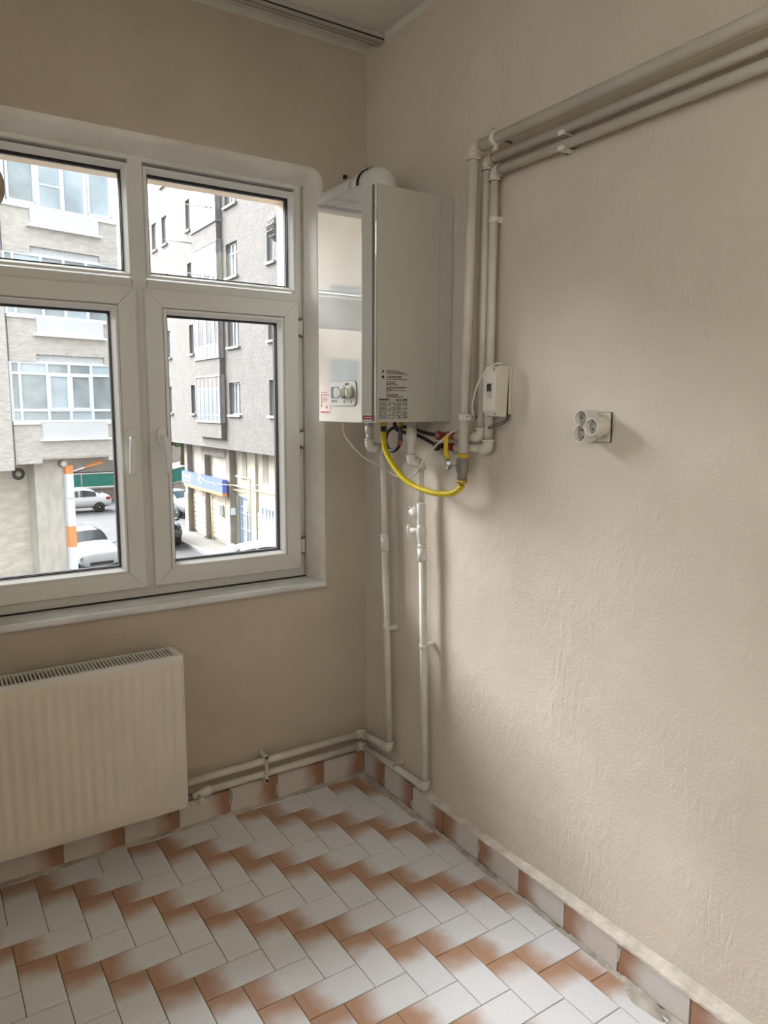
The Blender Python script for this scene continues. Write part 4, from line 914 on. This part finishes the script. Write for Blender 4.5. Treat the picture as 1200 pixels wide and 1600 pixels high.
# striped pole and arm, lamp and hose coil on building A's ground floor
dA = Vector((math.cos(math.radians(13.2)), math.sin(math.radians(13.2)), 0)); nAo = Vector((-dA.y, dA.x, 0)); PA = Vector((2.25, 19.24, 0))
def pA(u, d, z): q = PA+dA*u+nAo*d; return (q.x, q.y, z)
sp2 = thing('striped_pole', pA(.165, .45, GZ), 'tall square pole striped orange and pale grey at the pale block corner', 'pole', rz=math.radians(13.2))
for z0, z1, mt_ in ((GZ, -2.46, 'pole_white'), (-2.46, -1.86, 'orange_paint'), (-1.86, -1.07, 'pole_white'), (-1.06, -.36, 'pole_white'), (-.36, -.12, 'orange_paint')):
    MB().box(-.105, .105, -.09, .09, Z(z0), Z(z1)).build('pole_section', mt_, sp2, local=True, bevel=.01)
for a, b_, mt_ in ((0, .38, 'pole_white'), (.38, 1.0, 'orange_paint')):
    q = MB(); P0_, P1_ = Vector((.11, 0, Z(-.30))), Vector((1.0, 0, Z(-.06))); q.tube([P0_+(P1_-P0_)*a, P0_+(P1_-P0_)*b_], [(.02+.05*a, .02), (.02+.05*b_, .02)], 4, sm=False); q.build('slanting_arm', mt_, sp2, local=True)
q = MB(); q.tube([(.11, 0, Z(-.36)), (1.0, 0, Z(-.10))], .012, 6); q.build('arm_stay', 'wire_dark', sp2, local=True)
lm = thing('wall_lamp', pA(.03, .42, -.06), 'small round lamp on the pale block above the striped pole', 'lamp')
q = MB(); q.lathe(pA(.03, .45, -.07), -nAo, [(.05, -.08), (.07, 0), (.09, .03), (.09, .06), (.05, .10), (0, .11)], 16); q.build('lamp_bowl', 'pole_white', lm)
q = MB(); q.lathe(pA(.03, .52, -.07), -nAo, [(.11, 0), (.11, .03)], 12); q.build('lamp_base', 'stone_dark', lm)
hc = thing('hose_coil', pA(-.97, 1.0, -.50), 'small dark coil hanging on the wall left of the column', 'coil')
q = MB()
for rr in (.10, .15): q.tube([pA(-.96+rr*math.cos(t), 1.06, -.34+rr*math.sin(t)) for t in [2*math.pi*k/20 for k in range(21)]], .018, 6)
q.build('coil_loops', 'wire_dark', hc)
# ---------------------------------------------------------------- building B (right, facade along the side street)
XB = 9.87
bb_ = thing('apartment_building', (XB, 24, GZ), 'beige stucco apartment block with stacked bay windows, filling the right panes', 'building')
fb = lambda u, w_, d: (XB+d, u, w_)
cols = [(36.0, 36.75), (34.3, 35.05), (30.9, 31.45), (25.52, 26.70), (22.12, 22.74), (18.2, 19.4), (14.6, 15.8)]
holes = []; TOPB = 15.2
for k in range(5):
    zs_ = 1.20+2.715*k
    for a, b_ in cols: holes.append((a, b_, zs_, zs_+1.30))
wl = MB(); holed(wl, fb, 9.0, 35.6, -.25, TOPB, [h for h in holes if h[1] < 35.6], .22); holed(wl, fb, 35.6, 37.4, -.25, 11.0, [h for h in holes if h[0] > 35.6 and h[3] < 11], .22)
wl.add([(XB, 9, -.25), (XB, 37.4, -.25), (22, 37.4, -.25), (22, 9, -.25)], [(0, 1, 2, 3)])
for (a, b_), zt_ in (((XB, 37.4), 11.0), ((XB, 35.6), TOPB), ((XB, 9), TOPB)): wl.add([(a, b_, -.25), (22, b_, -.25), (22, b_, zt_), (a, b_, zt_)], [(0, 1, 2, 3)])
wl.add([(XB, 9, TOPB), (XB, 35.6, TOPB), (22, 35.6, TOPB), (22, 9, TOPB)], [(0, 1, 2, 3)]); wl.add([(XB, 35.6, 11), (XB, 37.4, 11), (22, 37.4, 11), (22, 35.6, 11)], [(0, 1, 2, 3)])
wl.build('wall', 'stucco_b', bb_, recalc=False)
MB().box(XB+.24, XB+.5, 9.1, 35.5, .5, TOPB-.3).build('inner_wall', 'pane_dark', bb_); MB().box(XB+.24, XB+.5, 35.65, 37.3, .5, 10.8).build('inner_wall', 'pane_dark', bb_)
for k in range(5):
    zs_ = 1.20+2.715*k
    for ci, (a, b_) in enumerate(cols):
        if a > 35.6 and zs_ > 9.6: continue
        if b_-a > 1.0: grid_window(bb_, fb, a+.02, b_-.02, zs_+.03, zs_+1.27, [a+.42, a+.80], [zs_+.92] if k > 1 else [], .16, 'pvc_out', 'pane_dark', bar=.06, sillm='trim_cream', paneset=lambda i, j, k=k: 'pane_blue' if k >= 2 and i else 'pane_dark')
        else: grid_window(bb_, fb, a+.02, b_-.02, zs_+.03, zs_+1.27, [(a+b_)/2] if ci != 2 else [], [], .16, 'pvc_out', 'pane_dark', bar=.05, sillm='trim_cream', paneset=lambda i, j, k=k: 'pane_blue' if k >= 2 else 'pane_dark')
# stacked bay; its colours are dimmed copies to offset the sun on its face
M('bay_bar', (.165, .172, .18), .5)
M('bay_panel', (.105, .128, .145), .4, var=.12, vscale=2)
M('bay_pink', (.115, .082, .074), .6, var=.15, vscale=3)
M('bay_glass', (.085, .105, .12), .15, var=.3, vscale=1.2)
M('bay_glass_dark', (.04, .046, .052), .15, var=.3, vscale=1.2)
BX, YN, YR = 9.66, 27.18, 30.2
fbay = lambda u, w_, d: (BX+d, u, w_); fsd = lambda u, w_, d: (u, YN+d, w_)
for k in range(5):
    zz = 2.70*k; b0 = .20 if k == 0 else .20+zz-.15
    MB().box(BX+.02, XB+.1, YN+.02, YR-.02, b0 if k == 0 else 2.83+2.7*(k-1), .88+zz).build('bay_spandrel', 'stucco_b', bb_)
    MB().box(BX-.04, XB, YN-.04, YR+.04, .84+zz, .90+zz).build('bay_ledge', 'trim_cream', bb_)
    nm = 6
    if k in (0,): st_ = lambda i, j: 'bay_panel' if j < 2 else 'bay_pink'
    elif k == 1: st_ = lambda i, j: 'bay_panel' if j == 0 else ('bay_glass' if i % 2 else 'bay_glass_dark')
    else: st_ = lambda i, j: ('bay_panel', 'bay_glass_dark', 'bay_panel', 'bay_glass', 'bay_panel', 'bay_glass')[(i+j*2) % 6]
    us_ = [YN+(YR-YN)*i/nm for i in range(1, nm)]
    ws_ = [1.17+zz, 2.29+zz] if k == 0 else ([1.42+zz] if k == 1 else [1.3+zz, 2.15+zz])
    grid_window(bb_, fbay, YN, YR, .91+zz, 2.81+zz, us_, ws_, .03, 'bay_bar', 'bay_glass', bar=.055, paneset=st_, fd=.016)
    grid_window(bb_, fsd, BX, XB-.01, .91+zz, 2.81+zz, [], [2.29+zz] if k != 1 else [], .03, 'pvc_out', 'panel_brown', bar=.04, paneset=lambda i, j, k=k: 'panel_brown' if k < 2 else 'pane_dark', fd=.016)
    if k < 4: MB().box(BX+.1, XB, YN+.1, YR-.1, .9+zz, 2.8+zz).build('bay_core', 'stucco_b', bb_)
    MB().box(BX-.01, XB, YN-.01, YR+.01, 2.78+zz, 2.85+zz).build('bay_head', 'trim_cream', bb_)
for z, y0, y1 in ((8.55, 31.6, 30.0), (9.5, 28.9, 27.5), (6.75, 28.9, 27.5)):
    q = MB(); q.tube([(XB-.95, y0, z+.35), (XB-.1, y1, z)], .018, 6); q.build('line_rod', 'wire_dark', bb_)
# glazed corner balcony at the far top
M('lattice_blue', (.42, .62, .70), .5)
q = MB()
for i in range(8): q.box(XB, XB+.05, 35.65+i*.24, 35.70+i*.24, 11.0, 12.9)
for z in (11.0, 11.5, 12.0, 12.85): q.box(XB-.01, XB+.05, 35.62, 37.4, z, z+.06)
q.build('terrace_lattice', 'lattice_blue', bb_)
# ground floor of B
GX = 10.87
MB().box(GX, 21.5, 26.9+1.75, 35.1, GZ, -.26).build('shop_wall', 'stone_b', bb_)
MB().box(GX, 21.5, 9.2, 26.75, GZ, -.26).build('ground_wall', 'stone_b', bb_)
MB().box(GX, 21.5, 26.7, 28.7, -2.42, -.26).build('door_head', 'stone_b', bb_)
for y in (34.55, 31.95, 28.75): MB().box(GX-.28, GX+.05, y, y+.42, GZ, -.26).build('column', 'stone_dark', bb_)
MB().box(GX-.3, GX, 29.2, 32.0, -.75, -.27).build('beam', 'stone_dark', bb_)
for y in (26.3, 24.0, 22.2, 19.0): MB().box(GX-.10, GX+.05, y, y+.38, GZ, -.26).build('pilaster', 'stone_b', bb_)
gr_ = 0
for i in range(8):
    z = -4.75+i*.235
    for y0, y1 in ((29.2, 31.92), (32.4, 34.5), (22.7, 26.25)): MB().box(GX-.045, GX+.02, y0, y1, z, z+.205).build('rusticated_course', 'stone_b', bb_)
    for y in (34.55, 31.95, 28.75): MB().box(GX-.33, GX-.27, y-.02, y+.44, z, z+.205).build('rusticated_course', 'stone_b', bb_)
dr = MB().box(GX+.12, GX+.18, 26.78, 28.64, GZ, -2.44).build('entrance_door', 'door_steel', bb_)
for y in (26.80, 27.40, 27.70, 28.30, 28.58): MB().box(GX+.06, GX+.14, y, y+.06, GZ, -2.44).build('door_bar', 'door_steel', dr)
for z in (-4.7, -3.9, -3.2, -2.9, -2.5): MB().box(GX+.07, GX+.14, 26.8, 28.62, z, z+.06).build('door_bar', 'door_steel', dr)
for y in (27.10, 28.0): MB().box(GX+.11, GX+.125, y, y+.24, -4.2, -3.0).build('door_light', 'pane_blue', dr)
wv = grid_window(bb_, lambda u, w_, d: (GX+d, u, w_), 24.45, 25.75, -3.12, -2.62, [24.75, 25.05, 25.35], [], -.02, 'door_steel', 'pane_blue', bar=.05)
for y in (27.4, 25.2): MB().box(GX-.02, GX+.04, y, y+.5, -1.6, -.4).build('dark_recess', 'stone_dark', bb_)
gs = MB()
gs.tube(fillet([(GX-.15, 28.3, -1.50), (GX-.15, 26.9, -1.50), (GX-.15, 26.75, -1.5), (GX-.15, 26.75, -3.7)], .08), .035, 8)
gs.tube([(GX-.12, 29.2, -1.95), (GX-.12, 23.5, -1.95)], .035, 8); gs.tube([(GX-.12, 29.2, -2.15), (GX-.12, 27.3, -2.15)], .03, 8); gs.tube([(GX-.12, 29.3, -2.4), (GX-.12, 29.3, -3.9)], .03, 8); gs.tube([(GX-.12, 29.75, -2.4), (GX-.12, 29.75, -3.6)], .03, 8); gs.tube([(GX-.36, 30.9, -2.6), (GX-.36, 30.9, -4.8)], .035, 8)
gs.build('gas_riser', 'gas_yellow', bb_)
for y, z, s_ in ((26.9, -2.95, .34), (30.2, -3.5, .36), (28.66, -3.3, .24)): MB().box(GX-.26, GX-.06, y, y+s_, z, z+s_*1.3).build('meter_box', 'meter_box', bb_)
# blue shop sign
sg = thing('shop_sign', (10.37, 31.75, -2.40), 'blue shop sign with white marks over an orange band on the beige block', 'sign')
MB().box(10.30, 10.52, 28.9, 34.6, -2.33, -1.72).build('sign_board', 'sign_blue', sg)
MB().box(10.28, 10.52, 28.9, 34.2, -2.45, -2.335).build('orange_band', 'sign_orange', sg)
q = MB(); fs_ = lambda u, w_, d: (10.30-d, u, w_)
def blk(u0, u1, w0, w1): q.prism([(u0, w0), (u1, w0), (u1, w1), (u0, w1)], .0, .015, fs_)
for u in (33.35, 33.62, 33.89, 34.16): blk(u, u+.06, -2.02, -1.80); blk(u, u+.20, -1.86, -1.80); blk(u+.14, u+.20, -2.02, -1.80)
blk(33.3, 34.35, -2.20, -2.15)
blk(31.78, 31.86, -2.12, -1.80); blk(31.78, 32.08, -1.86, -1.80); blk(32.0, 32.08, -2.0, -1.80); blk(31.86, 32.08, -2.02, -1.96); blk(31.60, 31.70, -2.12, -2.04)
blk(29.86, 29.92, -2.12, -1.88); blk(29.86, 30.0, -1.93, -1.88); blk(33.2, 33.24, -2.3, -1.75)
q.build('sign_marks', 'sign_white', sg)
oc = thing('overhead_cable', (9.4, 26, -1.6), 'thin pale cable strung across the front of the beige block', 'cable')
q = MB(); q.tube(spline([(10.6, 33.0, -1.55), (9.3, 28.5, -1.63), (8.9, 25, -1.5), (8.6, 20.5, -1.1), (8.3, 15, -.6)], 6), .016, 6); q.build('cable_strand', 'trim_cream', oc)
# ---------------------------------------------------------------- cars
def car(name, label, loc, rz, paint, kind='sedan', plate=False):
    t_ = thing(name, loc, label, 'car', rz=rz)
    if kind == 'sedan': S = [(2.18, .34, .50, .56, .60, .55), (2.10, .22, .62, .70, .80, .70), (1.75, .20, .74, .84, .87, .74), (1.02, .20, .88, .98, .88, .74), (.25, .20, .93, 1.40, .88, .60), (-.55, .20, .95, 1.46, .88, .60), (-1.10, .20, .97, 1.36, .88, .60), (-1.70, .20, .98, 1.06, .87, .72), (-2.10, .26, .93, 1.01, .83, .72), (-2.22, .36, .75, .80, .75, .68)]
    elif kind == 'hatch': S = [(1.98, .34, .52, .58, .62, .55), (1.92, .22, .66, .76, .80, .70), (1.60, .20, .80, .92, .86, .74), (.98, .20, .90, 1.04, .87, .74), (.22, .20, .95, 1.48, .87, .60), (-.60, .20, .97, 1.54, .87, .60), (-1.35, .20, .99, 1.48, .87, .58), (-1.80, .24, .98, 1.04, .84, .70), (-1.92, .34, .80, .86, .78, .70)]
    else: S = [(2.20, .42, .62, .72, .66, .60), (2.14, .28, .86, .98, .86, .76), (1.80, .26, .98, 1.08, .92, .80), (1.10, .26, 1.05, 1.16, .93, .80), (.45, .26, 1.08, 1.66, .93, .68), (-.60, .26, 1.10, 1.74, .93, .68), (-1.70, .26, 1.12, 1.70, .93, .66), (-2.05, .30, 1.10, 1.20, .90, .78), (-2.20, .42, .90, .98, .84, .76)]
    b_ = MB(); vs = []
    for x, zl, zb, zt, wb, wt in S:
        zm = (zl+zb)*.52
        vs += [(x, -wb*.80, zl), (x, -wb, zm), (x, -wb*.97, zb), (x, -wt, zt), (x, -wt*.55, zt+.025), (x, wt*.55, zt+.025), (x, wt, zt), (x, wb*.97, zb), (x, wb, zm), (x, wb*.80, zl)]
    n_ = 10; fs = [(i*n_+j, i*n_+(j+1) % n_, (i+1)*n_+(j+1) % n_, (i+1)*n_+j) for i in range(len(S)-1) for j in range(n_)] + [tuple(range(n_)), tuple(range((len(S)-1)*n_, len(S)*n_))[::-1]]
    b_.add(vs, fs, True); bo_ = b_.build('body', paint, t_, local=True)
    sm_ = bo_.modifiers.new('sub', 'SUBSURF'); sm_.levels = 2; sm_.render_levels = 2
    def st_at(x):
        for i in range(len(S)-1):
            if S[i][0] >= x >= S[i+1][0]:
                f_ = (S[i][0]-x)/(S[i][0]-S[i+1][0]); return [a+(c-a)*f_ for a, c in zip(S[i], S[i+1])]
    i1 = 3; x1, x2 = S[3][0], S[4][0]
    def scr(xa, xb, nm):
        m_ = MB(); vs = []
        for i in range(7):
            x = xa+(xb-xa)*i/6; s_ = st_at(x)
            for y in (-.92, -.5, 0, .5, .92): vs.append((x+(.012 if nm == 'windscreen' else -.012), y*s_[5], s_[3]+.035+.012*(1-y*y)))
        m_.add(vs, [(i*5+j, i*5+j+1, (i+1)*5+j+1, (i+1)*5+j) for i in range(6) for j in range(4)], True); m_.build(nm, 'car_glass', t_, local=True, recalc=False)
    scr(x1-.10, x2+.05, 'windscreen'); ri = len(S)-4 if kind == 'sedan' else len(S)-3
    scr(S[ri][0]-.06, S[ri+1][0]+.08, 'rear_window')
    for sd_ in (-1, 1):
        for xa, xb in (((x1+x2)/2-.12, -.28), (-.34, (S[ri][0]+S[ri+1][0])/2+.12)):
            m_ = MB(); vs = []
            for i in range(6):
                x = xa+(xb-xa)*i/5; s_ = st_at(x)
                for f_ in (.10, .86): y = s_[4]*.97+(s_[5]-s_[4]*.97)*f_; z = s_[2]+(s_[3]-s_[2])*f_; vs.append((x, sd_*(y+.018), z))
            m_.add(vs, [(i*2, i*2+1, i*2+3, i*2+2) for i in range(5)], True); m_.build('side_window', 'car_glass', t_, local=True, recalc=False)
        m_ = MB(); m_.tube([(x1-.22, sd_*.88, S[3][2]+.08), (x1-.24, sd_*.99, S[3][2]+.10), (x1-.24, sd_*1.08, S[3][2]+.10)], [(.03, .04), (.06, .09), (.05, .07)], 8); m_.build('wing_mirror', paint, t_, local=True)
        m_ = MB(); m_.box(S[1][0]-.16, S[1][0]-.01, sd_*.50, sd_*.80, S[1][2]-.10, S[1][2]+.05); m_.build('headlamp', 'lamp_clear', t_, local=True, bevel=.03)
        m_ = MB(); m_.box(S[-2][0]-.02, S[-2][0]+.26, sd_*.56, sd_*.845, S[-2][2]-.16, S[-2][2]+.02); m_.build('tail_lamp', 'lamp_red', t_, local=True, bevel=.03)
        for wx in (S[0][0]-.80, S[-1][0]+.78):
            rw = .32 if kind != 'suv' else .37
            m_ = MB(); m_.lathe((wx, sd_*.68, rw), (0, sd_, 0), [(rw-.10, 0), (rw, .02), (rw, .18), (rw-.05, .21), (rw-.10, .20)], 24); wo_ = m_.build('wheel', 'tyre', t_, local=True)
            m_ = MB(); m_.lathe((wx, sd_*.68, rw), (0, sd_, 0), [(rw-.095, .16), (rw-.10, .205), (rw-.13, .19), (.07, .185), (.05, .21), (0, .21)], 24); m_.build('rim', 'rim_alloy', wo_, local=True)
    m_ = MB(); m_.box(S[0][0]-.08, S[0][0]+.01, -.45, .45, S[0][1]+.02, S[0][1]+.14); m_.build('grille', 'print_dark', t_, local=True)
    return t_
car('white_sedan', 'white saloon car on the road in front of the green fence', (7.02, 46.0, GZ), math.pi-.05, 'car_white', 'sedan')
car('white_hatchback', 'white hatchback parked nose-on beside the striped pole', (4.45, 29.3, GZ), -math.pi/2+.12, 'car_white', 'hatch')
car('dark_suv', 'dark off-road car at the kerb by the blue sign', (8.30, 33.2, GZ), -math.pi/2, 'car_dark', 'suv')
car('silver_car', 'pale silver car standing behind the dark off-road car', (12.25, 41.5, GZ), -math.pi/2+.25, 'car_silver', 'hatch')
car('white_estate', 'white car parked below the beige block, only its roof and windscreen in view', (8.72, 22.7, GZ), math.pi-.10, 'car_white', 'hatch')
# ---------------------------------------------------------------- far side of the road
sw = struct(MB().box(-20, 14.2, 50.2, 50.6, GZ, -4.05).build('garden_wall', 'stone_wall'))
MB().box(-20, 14.2, 50.1, 50.7, -4.05, -3.96).build('wall_coping', 'trim_cream', sw)
gf = thing('green_fence', (0, 50.4, -3.96), 'teal green mesh fence on the stone wall behind the white saloon', 'fence')
MB().box(-20, 14.2, 50.38, 50.42, -3.94, -3.08).build('mesh_panel', 'fence_teal', gf)
MB().box(-20, 14.2, 50.35, 50.45, -3.08, -3.02).build('top_rail', 'trim_cream', gf)
for i in range(14): MB().box(-18+i*2.4, -17.92+i*2.4, 50.34, 50.46, -3.96, -3.0).build('post', 'trim_cream', gf)
bk = struct(MB().add([(14.2, 49.5, GZ), (24, 49.5, GZ), (24, 49.5, -2.0), (14.2, 49.5, -4.0), (14.2, 60, GZ), (24, 60, GZ), (24, 60, -2.0), (14.2, 60, -4.0)], [(0, 1, 2, 3), (4, 7, 6, 5), (3, 2, 6, 7), (0, 3, 7, 4), (1, 5, 6, 2)]).build('sloping_bank', 'far_wall'))
g2 = thing('green_fence', (18, 49.6, -3.6), 'teal green mesh fence climbing the bank left of the beige block', 'fence')
q = MB(); q.prism([(14.2, -3.95), (24, -1.95), (24, -.95), (14.2, -2.95)], 49.55, 49.6, lambda a, c, d: (a, d, c)); q.build('mesh_panel', 'fence_teal', g2)
q = MB(); q.tube([(14.2, 49.57, -2.95), (24, 49.57, -.95)], .05, 6); q.tube([(14.2, 49.5, -3.97), (24, 49.5, -1.97)], .07, 6); q.build('rails', 'trim_cream', g2)
fb_ = thing('low_building', (10, 75, GZ), 'low beige building far behind the green fence', 'building')
MB().box(-12, 34, 75, 82, GZ, -.6).build('wall', 'far_wall', fb_)
MB().box(-12.3, 34.3, 74.7, 82.3, -.6, -.2).build('roof', 'panel_pink', fb_)
for i in range(12):
    w_ = MB().box(-10+i*3.4, -8.6+i*3.4, 74.94, 75.02, -3.6, -2.0).build('window', 'pane_dark', fb_)
aw = thing('orange_awning', (14, 72, -3.2), 'orange shop awning far behind the green fence', 'awning')
q = MB(); q.prism([(72.6, -1.9), (74.9, -1.2), (74.9, -1.3), (72.6, -2.3)], 11, 19, lambda a, c, d: (d, a, c)); q.build('awning_cloth', 'orange_paint', aw)
q = MB(); q.prism([(72.55, -2.3), (72.62, -2.3), (72.62, -2.5), (72.55, -2.5)], 11, 19, lambda a, c, d: (d, a, c)); q.build('awning_valance', 'pole_white', aw)
def tree(loc, h, rx, label, seed):
    r_ = random.Random(seed); t_ = thing('leafy_tree', loc, label, 'tree', group=None)
    q = MB(); q.tube([(0, 0, 0), (.05, .03, h*.3), (-.05, 0, h*.6)], [.22, .16, .08], 8)
    for k in range(5): a = r_.uniform(0, 6.28); q.tube([(0, 0, h*.45), (rx*.5*math.cos(a), rx*.5*math.sin(a), h*.72)], [.08, .03], 6)
    q.build('trunk', 'bark', t_, local=True)
    lf = MB()
    for i in range(1800):
        while True:
            p = Vector((r_.uniform(-1, 1), r_.uniform(-1, 1), r_.uniform(-1, 1)))
            if .35 < p.length < 1: break
        p *= (.8+.3*mnoise.noise(p*2+Vector((seed, 0, 0)))); c = Vector((p.x*rx, p.y*rx, h*.66+p.z*h*.36)); s_ = r_.uniform(.12, .24)
        u = Vector((r_.uniform(-1, 1), r_.uniform(-1, 1), r_.uniform(-1, 1))).normalized(); v_ = u.orthogonal().normalized()
        lf.add([c-u*s_, c+v_*s_*.6, c+u*s_, c-v_*s_*.6], [(0, 1, 2, 3)])
    o = lf.build('foliage', 'leaf_green', t_, local=True, recalc=False); o['kind'] = 'stuff'
tree((17.4, 56.5, -3.2), 4.2, 2.2, 'green leafy tree on the bank left of the beige block', 1)
tree((22.4, 58.0, -2.4), 4.4, 2.3, 'green leafy tree half hidden by the far corner of the beige block', 2)

# ---------------------------------------------------------------- peach block further along the street (seen mirrored in the boiler front)
bc = thing('apartment_building', (-17, 25, GZ), 'peach stucco apartment block left of the pale block, seen only mirrored in the boiler', 'building')
M('stucco_peach', (.80, .66, .52), .9, var=.1, vscale=1.5)
fc_ = lambda u, w_, d: (u, 23+d, w_); hs = []
for k in range(4):
    for i in range(5): hs.append((-29+i*3.6, -27.6+i*3.6, -3.6+k*2.8, -2.2+k*2.8))
w_ = MB(); holed(w_, fc_, -30, -9.6, GZ, 9.7, hs, .2); w_.box(-30, -9.6, 23.25, 34, GZ, 9.7); w_.build('wall', 'stucco_peach', bc, recalc=False)
for a, b_, c, d in hs: grid_window(bc, fc_, a+.02, b_-.02, c+.02, d-.02, [(a+b_)/2], [], .12, 'pvc_a', 'pane_a', bar=.07, sillm='trim_a')
